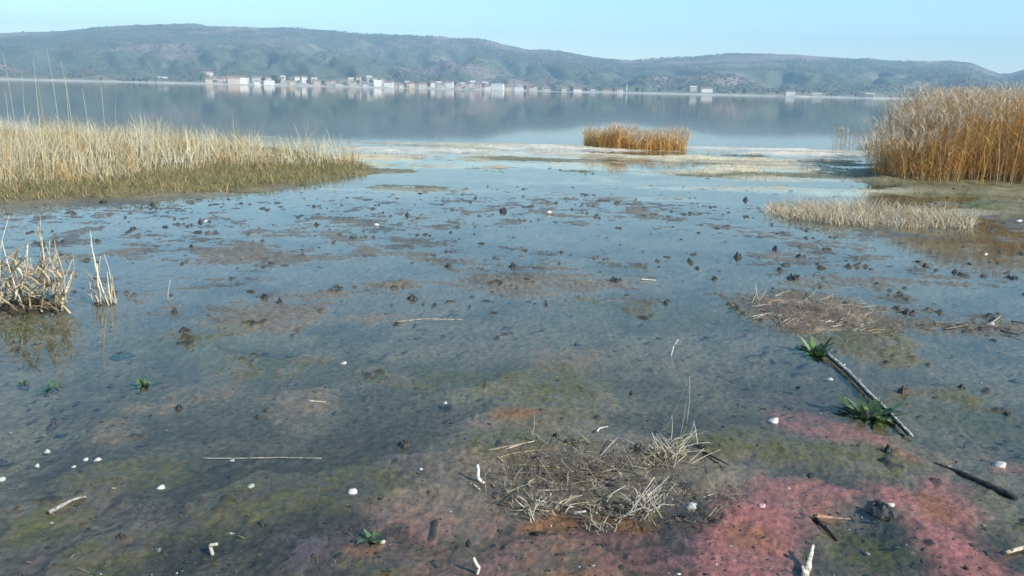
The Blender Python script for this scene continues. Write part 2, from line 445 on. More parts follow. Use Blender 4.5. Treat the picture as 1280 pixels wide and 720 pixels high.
def bed_z(x, y):
    z, _ = bed(np.array([x], float), np.array([y], float)); return float(z[0])
def bed_zs(x, y):
    return bed(np.asarray(x, float), np.asarray(y, float))[0]
def on(px, py, sink=0.0):
    """Where an object stands: on the mud or at the water level, whichever is higher."""
    p = G(px, py); p.z = max(bed_z(p.x, p.y), -0.012) - sink
    return p

a = np.linspace(0, 2 * math.pi, 97)[:-1]
V = np.concatenate([[[0, 0, 0]], np.stack([4990 * np.sin(a), 4990 * np.cos(a), 0 * a], 1)])
k = np.arange(96)
link('water', mesh_np('water', V, np.stack([0 * k, 1 + (k + 1) % 96, 1 + k], 1)), M_WATER, kind='structure')

# ------------------------------------------------------------------ hills beyond the lake
RIDGE = [(-500, 60), (-300, 52), (-100, 44), (0, 42), (60, 40), (120, 36), (180, 32), (240, 31), (300, 34.5), (350, 33), (400, 36), (450, 41), (500, 43), (560, 46), (605, 50),
         (640, 58), (660, 63), (700, 64), (740, 72), (790, 76.5), (830, 72), (880, 70), (905, 66.5), (960, 67), (1000, 69), (1050, 73), (1110, 75), (1160, 77), (1190, 76), (1215, 80), (1250, 93), (1262, 92), (1290, 86), (1400, 80), (1600, 84), (1900, 84)]
_ae = np.array([AZEL(*p) for p in RIDGE])
R_SHORE, R_RIDGE = 1600.0, 3300.0
def shore_r(az):
    return R_SHORE + 60 * fbm(az * 9, az * 0 + 2, 3, 201) + 25 * fbm(az * 40, az * 0 + 4, 2, 202)
def hill_z(az, r):
    el = np.interp(az, _ae[:, 0], _ae[:, 1]) + 0.0006 * fbm(az * 60, az * 0, 4, 203)
    top = np.tan(el) * R_RIDGE + CAM_H
    t = (r - shore_r(az)) / (R_RIDGE - R_SHORE)
    x = az * 3000; y = r
    spur = fbm(x * 0.0019 + 0.0010 * y, y * 0.0010, 5, 204, 0.55)
    gul = np.abs(fbm(x * 0.0045 + 0.9 * spur, y * 0.0016, 4, 205))
    tt = np.clip(t, 0, 1)
    prof = tt ** 1.12 * (1 - 0.10 * tt) / 0.90
    w = np.sin(np.pi * np.clip(t, 0, 1)) ** 0.8
    h = top * (prof + w * (0.42 * spur - 0.50 * (0.28 - gul)))
    # never above the ridge line seen from the shore
    cap = (r * np.tan(el) * (0.30 + 0.66 * tt)) + CAM_H
    h = np.where(t < 0.98, np.minimum(h, cap), h)
    h = np.where(t > 1, top * np.clip(1 - 1.1 * (t - 1) ** 1.2, 0.05, 1), h)
    return np.where(t < 0, np.clip(t * (R_RIDGE - R_SHORE) * 0.05, -6, 0), np.maximum(h, 0) + 1.2 * np.clip(t * 60, 0, 1))
def hill_mesh():
    az = np.linspace(math.radians(-62), math.radians(62), 900)
    r = np.concatenate([np.linspace(1480, 1760, 40), np.linspace(1760, 3300, 150)[1:], np.linspace(3300, 4700, 30)[1:]])
    A, RR = np.meshgrid(az, r)
    Z = hill_z(A.ravel(), RR.ravel())
    Z[np.isclose(RR.ravel(), 4700)] = -3.0
    x = RR.ravel() * np.sin(A.ravel()); y = RR.ravel() * np.cos(A.ravel())
    fld = fbm(x * 0.004, y * 0.003, 5, 211, 0.6); f2 = fbm(x * 0.013, y * 0.008, 4, 212, 0.6)
    C = np.tile(np.array((0.115, 0.13, 0.08)), (len(x), 1))
    def mx(C, m, col):
        m = np.clip(m, 0, 1)[:, None]; return C * (1 - m) + np.array(col) * m
    C = mx(C, sstep(-0.1, 0.4, fld), (0.25, 0.185, 0.15))
    C = mx(C, sstep(0.15, 0.5, f2) * 0.8, (0.075, 0.095, 0.055))
    C = mx(C, sstep(0.42, 0.6, fbm(x * 0.009 + 5, y * 0.014, 4, 213)) * 0.8, (0.26, 0.25, 0.15))
    C = mx(C, sstep(16, 3, Z) * 0.7, (0.22, 0.20, 0.12))
    az_ = A.ravel(); vil = sstep(AZEL(255, 110)[0], AZEL(300, 110)[0], az_) * sstep(AZEL(790, 110)[0], AZEL(640, 110)[0], az_)
    C = mx(C, vil * sstep(20, 8, Z) * (.6 + .5 * f2), (0.42, 0.37, 0.29))
    C = mx(C, sstep(4.0, 2.0, Z), (0.45, 0.42, 0.34))
    na, nr = len(az), len(r)
    i = np.arange(nr - 1)[:, None] * na; j = np.arange(na - 1)[None, :]
    q = np.stack([i + j, i + j + 1, i + na + j + 1, i + na + j], -1).reshape(-1, 4)
    return mesh_np('hills', np.stack([x, y, Z], 1), q, C, smooth=True)
link('hills', hill_mesh(), M_HILL, kind='structure')

# woods and scrub on the slopes: one mass of small crowns
def blob(n_seed):
    """Uneven low crown, 18 vertices."""
    rr = random.Random(n_seed)
    vs = []; fs = []
    for zl, rl in ((0.0, 0.55), (0.45, 1.0), (0.85, 0.6)):
        for kx in range(6):
            an = kx * math.pi / 3 + zl * 2
            q = rl * rr.uniform(0.7, 1.25)
            vs.append((q * math.cos(an), q * math.sin(an), zl * rr.uniform(.8, 1.2)))
    vs.append((0, 0, 1.1))
    for L in range(2):
        for kx in range(6):
            k2 = (kx + 1) % 6
            fs += [(L * 6 + kx, L * 6 + k2, L * 6 + 6 + k2), (L * 6 + kx, L * 6 + 6 + k2, L * 6 + 6 + kx)]
    for kx in range(6): fs.append((12 + kx, 12 + (kx + 1) % 6, 18))
    return np.array(vs), np.array(fs)
def scatter_blobs(name, az, r, size, cols, label, cat):
    Vs = []; Fs = []; Cs = []; off = 0
    protos = [blob(i) for i in range(6)]
    z = hill_z(az, r)
    for i in range(len(az)):
        v, f = protos[i % 6]
        s = size[i]
        Vs.append(v * (s, s, s * rng.uniform(.8, 1.3)) + (r[i] * math.sin(az[i]), r[i] * math.cos(az[i]), z[i] - 0.2 * s))
        Fs.append(f + off); off += len(v); Cs.append(np.tile(cols[i], (len(v), 1)))
    o = link(name, mesh_np(name, np.concatenate(Vs), np.concatenate(Fs), np.concatenate(Cs), smooth=True), M_WOOD_FAR)
    return tag(o, label, cat, kind='stuff')
n = 34000
az = rng.uniform(math.radians(-40), math.radians(40), n); r = rng.uniform(1680, 3330, n) 
x = az * 3000
dens = fbm(x * 0.005, r * 0.004, 4, 221, 0.6) + rng.normal(0, .12, n)
keep = dens > -0.02
az, r, dens = az[keep], r[keep], dens[keep]
g1 = np.array((0.095, 0.112, 0.068)); g2 = np.array((0.14, 0.122, 0.092))
w = rng.random(len(az))[:, None]
scatter_blobs('hillside_wood', az, r, rng.uniform(1.6, 4.2, len(az)), g1 * (1 - w) + g2 * w,
              'scrubby grey-green woodland covering the hills beyond the lake', 'woodland')

# ------------------------------------------------------------------ village on the far shore
def at_shore(px, dr):
    a_, _ = AZEL(px, 115)
    r_ = float(shore_r(np.array(a_))) + dr
    return Vector((r_ * math.sin(a_), r_ * math.cos(a_), float(hill_z(np.array([a_]), np.array([r_]))[0]))), a_

def house(px, dr, w, h, d, wall, roof, pitch, label, name='house', cat='house', tower=None):
    p, a_ = at_shore(px, dr)
    t = thing(name, label, cat, p, -a_ + rnd.uniform(-.25, .25), 'houses along the far shore')
    m = MB(); m.box(-w / 2, w / 2, -d / 2, d / 2, -3, h, wall)
    if pitch:
        for sx in (-1, 1):
            m.poly([(sx * w / 2, -d / 2, h), (sx * w / 2, d / 2, h), (sx * w / 2, 0, h + pitch - .1)][::sx], wall)
    m.build('wall', M_WALL, t)
    m = MB()
    if pitch:
        e = 0.6; s = pitch / (d / 2)
        for sy in (-1, 1):
            m.poly([(-w / 2 - e, sy * (d / 2 + e), h - s * e + .02), (w / 2 + e, sy * (d / 2 + e), h - s * e + .02), (w / 2 + e, 0, h + pitch + .02), (-w / 2 - e, 0, h + pitch + .02)], roof)
            m.poly([(-w / 2 - e, sy * (d / 2 + e), h - s * e + .3), (w / 2 + e, sy * (d / 2 + e), h - s * e + .3), (w / 2 + e, 0, h + pitch + .3), (-w / 2 - e, 0, h + pitch + .3)], roof)
    else:
        m.box(-w / 2 - .3, w / 2 + .3, -d / 2 - .3, d / 2 + .3, h + .01, h + .6, roof)
    ro = m.build('roof', M_ROOF, t)
    if pitch:
        c = MB().box(w * .2, w * .2 + .9, -.5, .5, h + pitch * .5, h + pitch + 1.3, (0.35, 0.25, 0.2))
        c.build('chimney', M_WALL, ro)
    nf = max(1, int(h // 3)); nw = max(2, int(w // 3))
    for fl in range(nf):
        for q in range(nw):
            if nf * nw > 12 and (q + fl) % 2: continue
            cx = -w / 2 + (q + .5) * w / nw; z0 = fl * 3 + 1.0
            MB().box(cx - .55, cx + .55, -d / 2 - .06, -d / 2 + .05, z0, z0 + 1.4, (0.05, 0.055, 0.06)).build('window', M_PANE, t)
    return t

WHITE = (0.76, 0.72, 0.65); CREAM = (0.56, 0.49, 0.38); PINK = (0.50, 0.39, 0.33); GREY = (0.5, 0.49, 0.47); YEL = (0.62, 0.5, 0.28)
TERRA = (0.32, 0.19, 0.13); BROWNR = (0.22, 0.14, 0.10); GREYR = (0.3, 0.3, 0.3); PALER = (0.6, 0.58, 0.54)
CN = {WHITE: 'white', CREAM: 'cream', PINK: 'dusty pink', GREY: 'grey', YEL: 'ochre'}
RN = {TERRA: 'terracotta', BROWNR: 'brown', GREYR: 'grey', PALER: 'pale'}
HOUSES = [  # px, metres from the water, width, height, depth, wall, roof, pitch
    (262, 20, 12, 6, 9, CREAM, TERRA, 2.5), (276, 34, 10, 7, 9, PINK, BROWNR, 2.2), (292, 30, 22, 10, 12, PINK, TERRA, 3), (305, 38, 14, 12, 10, WHITE, BROWNR, 2.6),
    (322, 16, 12, 6, 9, WHITE, GREYR, 2), (337, 22, 20, 7, 10, WHITE, PALER, 0), (353, 40, 8, 9, 8, CREAM, TERRA, 2.2), (366, 24, 10, 6, 9, YEL, TERRA, 2.3),
    (381, 44, 11, 11, 9, WHITE, TERRA, 2.4), (396, 26, 14, 8, 10, PINK, TERRA, 2.6), (412, 50, 9, 7, 8, CREAM, BROWNR, 2), (424, 18, 12, 5, 8, GREY, TERRA, 2),
    (441, 34, 10, 7, 8, CREAM, TERRA, 2.2), (456, 20, 9, 5, 8, GREY, BROWNR, 2), (472, 30, 15, 11, 11, WHITE, PALER, 0), (486, 36, 18, 9, 10, WHITE, TERRA, 2.6),
    (501, 20, 10, 6, 9, CREAM, TERRA, 2.2), (514, 46, 12, 8, 9, YEL, BROWNR, 2.2), (528, 22, 16, 8, 10, CREAM, TERRA, 2.7), (541, 40, 8, 9, 8, WHITE, TERRA, 2),
    (551, 18, 10, 5, 8, GREY, GREYR, 0), (562, 34, 15, 10, 10, WHITE, TERRA, 2.5), (574, 20, 9, 6, 8, PINK, TERRA, 2), (585, 48, 10, 8, 9, CREAM, BROWNR, 2.2),
    (597, 26, 12, 9, 9, PINK, TERRA, 2.4), (609, 14, 9, 7, 8, WHITE, TERRA, 2), (622, 30, 24, 10, 13, WHITE, PALER, 2), (636, 44, 10, 7, 9, CREAM, TERRA, 2.2),
    (649, 22, 16, 7, 10, WHITE, GREYR, 2), (664, 36, 9, 6, 8, CREAM, BROWNR, 2), (684, 22, 12, 5, 8, GREY, BROWNR, 1.8), (705, 30, 10, 6, 8, CREAM, TERRA, 2.2),
    (722, 18, 16, 6, 9, WHITE, TERRA, 2.2), (741, 30, 9, 5, 8, GREY, GREYR, 0), (758, 18, 12, 5, 8, CREAM, BROWNR, 2), (775, 24, 9, 6, 8, WHITE, TERRA, 2),
    (866, 50, 13, 8, 10, CREAM, PALER, 2), (883, 44, 22, 7, 10, WHITE, TERRA, 2.2),
    (988, 40, 16, 7, 10, WHITE, BROWNR, 2.2), (1021, 24, 16, 5, 10, CREAM, PALER, 1.6),
    (1088, 22, 14, 5, 9, PINK, PALER, 1.6),
    (205, 180, 16, 7, 10, WHITE, PALER, 2), (262, 230, 18, 8, 10, WHITE, TERRA, 2)]
BACK = []
vr = random.Random(77)
for q in range(44):
    bx = 268 + q * 9.6 + vr.uniform(-4, 4)
    if 400 < bx < 440 and q % 2: continue
    BACK.append((round(bx, 1), vr.uniform(55, 99), vr.uniform(8, 13), vr.choice([5, 6, 7, 8, 9]), vr.uniform(8, 10), vr.choice([WHITE, CREAM, CREAM, PINK, GREY, YEL]), vr.choice([TERRA, TERRA, BROWNR, PALER]), vr.uniform(1.8, 2.6)))
ORD = ['first', 'second', 'third', 'fourth', 'fifth', 'sixth', 'seventh', 'eighth', 'ninth', 'tenth', 'eleventh', 'twelfth', 'thirteenth', 'fourteenth', 'fifteenth', 'sixteenth', 'seventeenth', 'eighteenth', 'nineteenth', 'twentieth']
def ordinal(k, n):
    """k counted from 0 of n, from the nearer end."""
    f = lambda q: ORD[q] if q < 20 else ('twenty-' + ORD[q - 20] if q < 29 else 'thirtieth')  # the two ends meet before thirty
    return (f(k) + ' from the left') if k < (n + 1) // 2 else (f(n - 1 - k) + ' from the right')
shore_row = sorted([h_ for h_ in HOUSES if h_[1] < 100]); back_row = sorted(BACK)
for h_ in HOUSES + BACK:
    px, dr, w_, hh, d_, wc, rc, pt = h_
    if dr >= 100:
        lab = ('pale house alone on the hillside, left one of two above the village' if px < 230 else 'pale house alone on the hillside, right one of two above the village')
    elif h_ in BACK:
        lab = '%s house with %s roof, upper row of the far village, %s' % (CN[wc], RN[rc], ordinal(back_row.index(h_), len(back_row)))
    else:
        look = CN[wc] + (' tall' if hh >= 9 else ' long' if w_ >= 16 else ' small') + ' house with ' + RN[rc] + (' gabled roof' if pt else ' flat roof')
        lab = look + ', ' + ordinal(shore_row.index(h_), len(shore_row)) + ' along the far shore'
    house(px, dr, w_, hh, d_, wc, rc, pt, lab)

# slim pale tower above the shore
p, a_ = at_shore(783, 60)
t = thing('tower', 'slim pale pointed tower standing alone on the far shore right of the town', 'tower', p)
m = MB(); m.tube([(0, 0, -2), (0, 0, 7), (0, 0, 14)], 1.5, 1.2, 10, CREAM); m.build('shaft', M_WALL, t, True)
m = MB(); m.tube([(0, 0, 12), (0, 0, 12.8)], 2.2, 2.2, 12, GREY); m.build('balcony', M_WALL, t)
m = MB(); m.tube([(0, 0, 14.01), (0, 0, 18)], 1.5, .1, 10, GREYR); m.build('spire', M_ROOF, t)

# trees on the far shore
def tree_meshes(seed, tall):
    rr = random.Random(seed)
    H = 9.0
    tr = MB()
    tr.tube([(0, 0, -1), (.1, .05, H * .3), (.0, .1, H * .62), (.1, 0, H * .9)], .32, .06, 6, (0.12, 0.09, 0.07))
    for q in range(6):
        an = rr.uniform(0, 6.28); z0 = H * rr.uniform(.3, .6); L = H * rr.uniform(.18, .32) * (0.5 if tall else 1)
        tr.tube([(0, 0, z0), (math.cos(an) * L, math.sin(an) * L, z0 + L * .8)], .12, .03, 4, (0.12, 0.09, 0.07))
    cr = MB()
    W = H * (.16 if tall else .38)
    for q in range(170):
        u = rr.uniform(-1, 1); an = rr.uniform(0, 6.28); rad = rr.uniform(.35, 1) ** .5
        s = math.sqrt(1 - u * u) * W * rad * rr.uniform(.7, 1.15)
        c = Vector((math.cos(an) * s, math.sin(an) * s, H * .62 + u * H * .40 * rad))
        d1 = Vector((rr.gauss(0, 1), rr.gauss(0, 1), rr.gauss(0, 1))).normalized(); d2 = d1.orthogonal().normalized()
        z = rr.uniform(.45, .95); g = rr.uniform(.6, 1.4)
        cr.poly([c - d1 * z, c - d2 * z * .8, c + d1 * z, c + d2 * z * .8], (g, g * rr.uniform(.9, 1.05), g))
    return tr.mesh('trunk'), cr.mesh('crown')
M_CROWNS = [tint_mat('crown_dark', (0.045, 0.06, 0.03), 0.9, .5, .7, 1.3, 0), tint_mat('crown_mid', (0.085, 0.095, 0.04), 0.9, .5, .7, 1.3, 0), tint_mat('crown_bare', (0.15, 0.12, 0.085), 0.9, .5, .7, 1.3, 0)]
TREES = [(128, 14, 6, 1), (168, 12, 7, 0), (176, 15, 6, 0), (184, 11, 7, 0), (196, 16, 7, 0), (226, 14, 6, 1), (238, 15, 6, 1), (252, 18, 8, 2), (330, 48, 11, 0), (344, 34, 15, 0), (351, 30, 8, 1), (386, 30, 9, 2), (404, 42, 9, 1), (432, 28, 8, 0),
         (448, 46, 9, 2), (464, 44, 9, 1), (507, 40, 9, 0), (536, 50, 9, 1), (568, 46, 10, 0), (604, 46, 10, 2), (656, 40, 9, 0), (674, 28, 7, 1), (694, 34, 8, 2), (714, 36, 8, 0), (732, 24, 7, 1), (750, 36, 8, 0),
         (767, 30, 8, 2), (796, 26, 9, 0), (803, 30, 8, 0), (824, 34, 8, 1), (850, 40, 9, 0), (896, 40, 9, 0), (918, 22, 7, 1), (930, 30, 8, 0), (972, 30, 8, 2), (1004, 40, 8, 0), (1040, 34, 8, 1), (1070, 40, 8, 0)]
TM = [tree_meshes(1, False), tree_meshes(2, True), tree_meshes(3, False)]
KN = ['dark green', 'mid green', 'bare brownish']
for i, (px, dr, hh, kind_) in enumerate(TREES):
    p, a_ = at_shore(px, dr + 4)
    lab = '%s %s tree by the far shore, %s in the row' % ('tall' if hh >= 9 else 'low', KN[kind_], ordinal(i, len(TREES)))
    t = thing('shore_tree', lab, 'tree', p, rnd.uniform(0, 6), 'trees along the far shore')
    t.scale = (hh / 9 * 1.15, hh / 9 * 1.15, hh / 9 * 1.1)
    tm, cm = TM[(i * 7) % 3]
    o = bpy.data.objects.new('trunk', tm); COL.objects.link(o); o.parent = t
    if not tm.materials: tm.materials.append(M_BARK)
    if kind_ != 0: cm = cm.copy()
    o = bpy.data.objects.new('crown', cm); COL.objects.link(o); o.parent = t
    if not cm.materials: cm.materials.append(M_CROWNS[kind_])
    else: cm.materials[0] = M_CROWNS[kind_]

# ------------------------------------------------------------------ reeds
def ribbons(bx, by, bz, h, ang, lean, curve, width, cols, seg=3, wang=None, tipw=0.15):
    """Curved ribbons: base, height, lean direction, lean, curve, width; returns V, F, C."""
    n = len(bx)
    t = np.linspace(0, 1, seg + 1)[None, :]
    off = h[:, None] * (lean[:, None] * t + curve[:, None] * t ** 2)
    zz = bz[:, None] + h[:, None] * (t - 0.35 * np.abs(curve[:, None]) * t ** 3)
    cx = bx[:, None] + np.cos(ang)[:, None] * off; cy = by[:, None] + np.sin(ang)[:, None] * off
    if wang is None: wang = rng.uniform(0, math.pi, n)
    wv = width[:, None] * (1 - (1 - tipw) * t ** 1.6) * 0.5
    dx = np.cos(wang)[:, None] * wv; dy = np.sin(wang)[:, None] * wv
    L = np.stack([cx - dx, cy - dy, zz], -1); Rr = np.stack([cx + dx, cy + dy, zz], -1)
    V = np.stack([L, Rr], 2).reshape(n, -1, 3)          # seg+1 pairs
    m = 2 * (seg + 1)
    base = (np.arange(n) * m)[:, None, None]
    k = (np.arange(seg) * 2)[None, :, None]
    F_ = (base + k + np.array([0, 1, 3, 2])[None, None, :]).reshape(-1, 4)
    C = np.repeat(cols[:, None, :], m, 1).reshape(-1, 3)
    return V.reshape(-1, 3), F_, C

def join(parts):
    Vs, Fs, Cs, off = [], [], [], 0
    for v, f, c in parts:
        Vs.append(v); Fs.append(f + off); Cs.append(c); off += len(v)
    return np.concatenate(Vs), np.concatenate(Fs), np.concatenate(Cs)

def pick(n, *cols):
    cols = np.array(cols); a_ = cols[rng.integers(0, len(cols), n)]; b_ = cols[rng.integers(0, len(cols), n)]
    w_ = rng.random((n, 1))
    return np.minimum((a_ * w_ + b_ * (1 - w_)) * rng.uniform(0.82, 1.35, (n, 1)), .82)

def in_poly(n, pts, jitter=0):
    xs = [p.x for p in pts]; ys = [p.y for p in pts]
    X, Y = [], []
    got = 0
    while got < n:
        x = rng.uniform(min(xs), max(xs), n * 3); y = rng.uniform(min(ys), max(ys), n * 3)
        s = poly_sd(x, y, pts) + (jitter * fbm(x * .8, y * .8, 3, 301) if jitter else 0) > 0
        X.append(x[s]); Y.append(y[s]); got += s.sum()
    return np.concatenate(X)[:n], np.concatenate(Y)[:n]

def grass_mass(name, x, y, hmin, hmax, cols, width, lean=0.25, curve=0.25, seg=3, parent=None, hmul=None):
    n = len(x)
    h = rng.uniform(hmin, hmax, n)
    lean_ = np.abs(rng.normal(0, lean, n)) * np.where(rng.random(n) < .16, 3.2, 1.0)
    if hmul is not None: h = h * hmul
    z = bed_zs(x, y) - 0.02
    V, F_, C = ribbons(x, y, z, h, rng.uniform(0, 6.283, n), lean_, np.abs(rng.normal(0, curve, n)), rng.uniform(.5, 1.5, n) * width, cols, seg)
    return link(name, mesh_np(name, V, F_, C), M_REED, parent, kind='stuff')

PALE = (0.62, 0.53, 0.34); TAN = (0.52, 0.36, 0.17); STRAW = (0.68, 0.62, 0.46); OLV = (0.20, 0.19, 0.07); RUST = (0.42, 0.22, 0.07); GOLD = (0.56, 0.33, 0.09); DUN = (0.30, 0.22, 0.12)

# left sedge bed: pale blades on the bank
SEDGE = [G(*p) for p in ((-330, 250), (-60, 246), (60, 240), (170, 226), (300, 214), (400, 210), (448, 208), (440, 202), (380, 192), (260, 180), (120, 170), (-60, 166), (-330, 162))]
x, y = in_poly(15000, SEDGE, 0.5)
clump = 0.75 + 0.75 * fbm(x * 1.1, y * 1.1, 3, 311)
rr_ = np.hypot(x, y)
hm = clump * (1 - 0.35 * sstep(-5, -2, x))
sw = np.clip(.5 + 1.1 * fbm(x * 1.7, y * 1.1, 4, 312), 0, 1)[:, None]
sc_ = pick(len(x), PALE, STRAW, STRAW) * sw + pick(len(x), TAN, GOLD, DUN, (0.36, 0.34, 0.16)) * (1 - sw)
tag(grass_mass('sedge_bed', x, y, 0.30, 0.78, sc_, 0.012, 0.22, 0.3, hmul=hm),
    'broad bed of pale dry sedge on the mud bank at the left', 'sedge', kind='stuff')
FRINGE = [G(*p) for p in ((-330, 262), (-60, 258), (60, 253), (180, 249), (290, 241), (370, 233), (440, 222), (470, 214), (400, 208), (300, 213), (170, 224), (60, 236), (-60, 244), (-330, 248))]
x, y = in_poly(9000, FRINGE, 0.3)
tag(grass_mass('bank_grass', x, y, 0.04, 0.20, pick(len(x), OLV, OLV, DUN, TAN, (0.13, 0.15, 0.05)), 0.010, 0.35, 0.4, seg=2),
    'short olive-brown grass along the water side of the sedge bed', 'grass', kind='stuff')
BARF = [G(*p) for p in ((430, 222), (1090, 226), (1085, 184), (700, 180), (440, 178))]
x, y = in_poly(16000, BARF)
zb = bed_zs(x, y); ok = (zb > .006) & (fbm(x * .6, y * 1.6, 4, 313) + rng.normal(0, .18, len(x)) > .02)
x, y = x[ok], y[ok]
tag(grass_mass('bar_stubble', x, y, 0.02, 0.09, pick(len(x), OLV, DUN, TAN, PALE, STRAW), 0.012, 0.5, 0.4, seg=2),
    'sparse short stubble of dead grass on the pale mud bars', 'grass', kind='stuff')
# tall thin stalks above the sedge
TALL = ((8, 235, 92), (30, 232, 74), (37, 228, 96), (57, 230, 84), (66, 236, 110), (84, 226, 70), (92, 232, 92), (101, 225, 84), (118, 222, 118), (136, 220, 104), (148, 224, 128), (18, 222, 120))
for i, (px, py, top) in enumerate(TALL):
    p = on(px, py); h_ = (py - top) * DIST(p) / F
    lx = rnd.uniform(-.06, .06)
    m = MB().tube([(0, 0, -.03), (lx * .4 * h_, .01, h_ * .35), (lx * h_ * .8, .02, h_ * .75), (lx * 1.3 * h_, .02, h_)], .0045, .0018, 4, pick(1, STRAW, PALE)[0])
    o = link('tall_reed', m.mesh('tall_reed'), M_REED, None, p)
    tag(o, 'tall thin reed stalk above the left sedge bed, %s' % ordinal(sorted(q[0] for q in TALL).index(px), len(TALL)), 'reed', 'tall thin reeds above the sedge bed')

# stand of tall reeds at the right
def reed_stand(label, poly, n, hfun, cols, leafcols, plume, width=0.010, nleaf=3, fan=None, edge_stalks=0, group=None):
    c = sum(poly, Vector((0, 0, 0))) / len(poly)
    t = thing('reed_stand', label, 'reeds', (0, 0, 0), 0, group)
    x, y = in_poly(n, poly, 0.25)
    h = hfun(x, y) * rng.uniform(.72, 1.05, n)
    z = bed_zs(x, y) - .03
    ang = rng.uniform(0, 6.283, n); lean = np.abs(rng.normal(0, .10, n)); curve = np.abs(rng.normal(0, .12, n))
    if fan is not None:
        f, fa = fan(x, y); ang = np.where(rng.random(n) < f, fa + rng.normal(0, .5, n), ang); lean = lean + f * rng.uniform(0.05, .4, n)
    cc = pick(n, *cols)
    stems = ribbons(x, y, z, h, ang, lean, curve, np.full(n, width * .8), cc, 4, tipw=.5)
    link('stems', mesh_np('stems', *stems), M_REED, t, kind='stuff')
    parts = []
    for q in range(nleaf):
        f0 = rng.uniform(0.08, .85, n)
        off = h * (lean * f0 + curve * f0 ** 2)
        lx = x + np.cos(ang) * off; ly = y + np.sin(ang) * off; lz = z + h * (f0 - .35 * curve * f0 ** 3)
        la = rng.uniform(0, 6.283, n)
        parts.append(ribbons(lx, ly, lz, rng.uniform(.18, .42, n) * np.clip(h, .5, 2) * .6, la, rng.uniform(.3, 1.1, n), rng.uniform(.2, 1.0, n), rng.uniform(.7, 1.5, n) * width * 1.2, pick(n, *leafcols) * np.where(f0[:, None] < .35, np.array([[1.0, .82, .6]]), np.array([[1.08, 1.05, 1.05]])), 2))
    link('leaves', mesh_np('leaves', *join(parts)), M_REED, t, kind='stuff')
    if plume:
        parts = []
        sel = rng.random(n) < plume
        tx = x + np.cos(ang) * h * (lean + curve); ty = y + np.sin(ang) * h * (lean + curve); tz = z + h * (1 - .35 * curve)
        tx, ty, tz = tx[sel], ty[sel], tz[sel]; k = len(tx)
        for q in range(5):
            parts.append(ribbons(tx, ty, tz - rng.uniform(.0, .14, k), rng.uniform(.10, .22, k), ang[sel] + rng.normal(0, .7, k), rng.uniform(0, .5, k), rng.uniform(.2, .8, k), np.full(k, .014), pick(k, (0.55, 0.45, 0.33), (0.48, 0.38, 0.27), (0.62, 0.52, 0.38)), 2))
        link('seed_heads', mesh_np('seed_heads', *join(parts)), M_REED, t, kind='stuff')
    return t

RS = [G(*p) for p in ((1080, 223), (1130, 228), (1200, 231), (1290, 233), (1420, 238), (1520, 225), (1420, 205), (1290, 196), (1180, 200), (1110, 210))]
e0 = G(1078, 221)
def rs_h(x, y):
    d = np.hypot(x - e0.x, y - e0.y)
    return 0.80 + 1.10 * sstep(-0.1, 2.4, x - e0.x) + 0.15 * fbm(x * 1.3, y * 1.3, 3, 321)
def rs_fan(x, y):
    return np.clip(1.0 - (x - e0.x) / 1.1, 0, .9), np.full(x.shape, math.pi)
reed_stand('tall golden-tan reed stand on the right bank with feathery pale tops', RS, 8200, rs_h, (GOLD, GOLD, TAN, PALE), (GOLD, GOLD, RUST, TAN, (0.62, 0.42, 0.18)), 0.8, 0.010, 5, rs_fan)

# sparse reddish reeds behind the stand
RB = [G(*p) for p in ((1040, 187), (1105, 189), (1110, 180), (1042, 179))]
reed_stand('sparse reddish thin reeds standing in the lake beside the tall right-hand stand', RB, 130, lambda x, y: 0.95 + 0.25 * fbm(x, y, 3, 331), ((0.34, 0.17, 0.10), DUN), ((0.36, 0.19, 0.11), DUN), 0.3, 0.008, 2)

# golden clump standing alone at the lake's edge
RI = [G(*p) for p in ((729, 184), (770, 187), (812, 188), (851, 187), (859, 184), (815, 181), (765, 180), (731, 182))]
reed_stand('golden reed clump alone on the mud bar at the lake edge', RI, 1700, lambda x, y: 0.58 + 0.42 * fbm(x * 1.6, y * 1.2, 3, 341), (GOLD, (0.62, 0.36, 0.10), TAN), (GOLD, (0.6, 0.36, 0.12), GOLD, TAN, PALE), 0.5, 0.014, 4)

# low pale tussock in the pool
TU = [G(*p) for p in ((955, 268), (990, 276), (1060, 282), (1140, 286), (1210, 285), (1222, 279), (1150, 270), (1080, 263), (1010, 258), (965, 258))]
t = thing('tussock', 'low pale grass tussock lying flat in the pool before the right reeds', 'tussock')
x, y = in_poly(3600, TU, 0.12)
hm = 0.7 + 0.5 * fbm(x * 1.5, y * 1.5, 3, 351)
n = len(x)
V, F_, C = ribbons(x, y, np.maximum(bed_zs(x, y), -.01), rng.uniform(.12, .36, n) * hm, rng.uniform(0, 6.283, n), np.abs(rng.normal(.3, .5, n)), np.abs(rng.normal(.3, .5, n)), rng.uniform(.006, .014, n), pick(n, PALE, STRAW, TAN, (0.62, 0.50, 0.40), (0.7, 0.62, 0.48), DUN), 3)
link('blades', mesh_np('blades', V, F_, C), M_REED, t, kind='stuff')

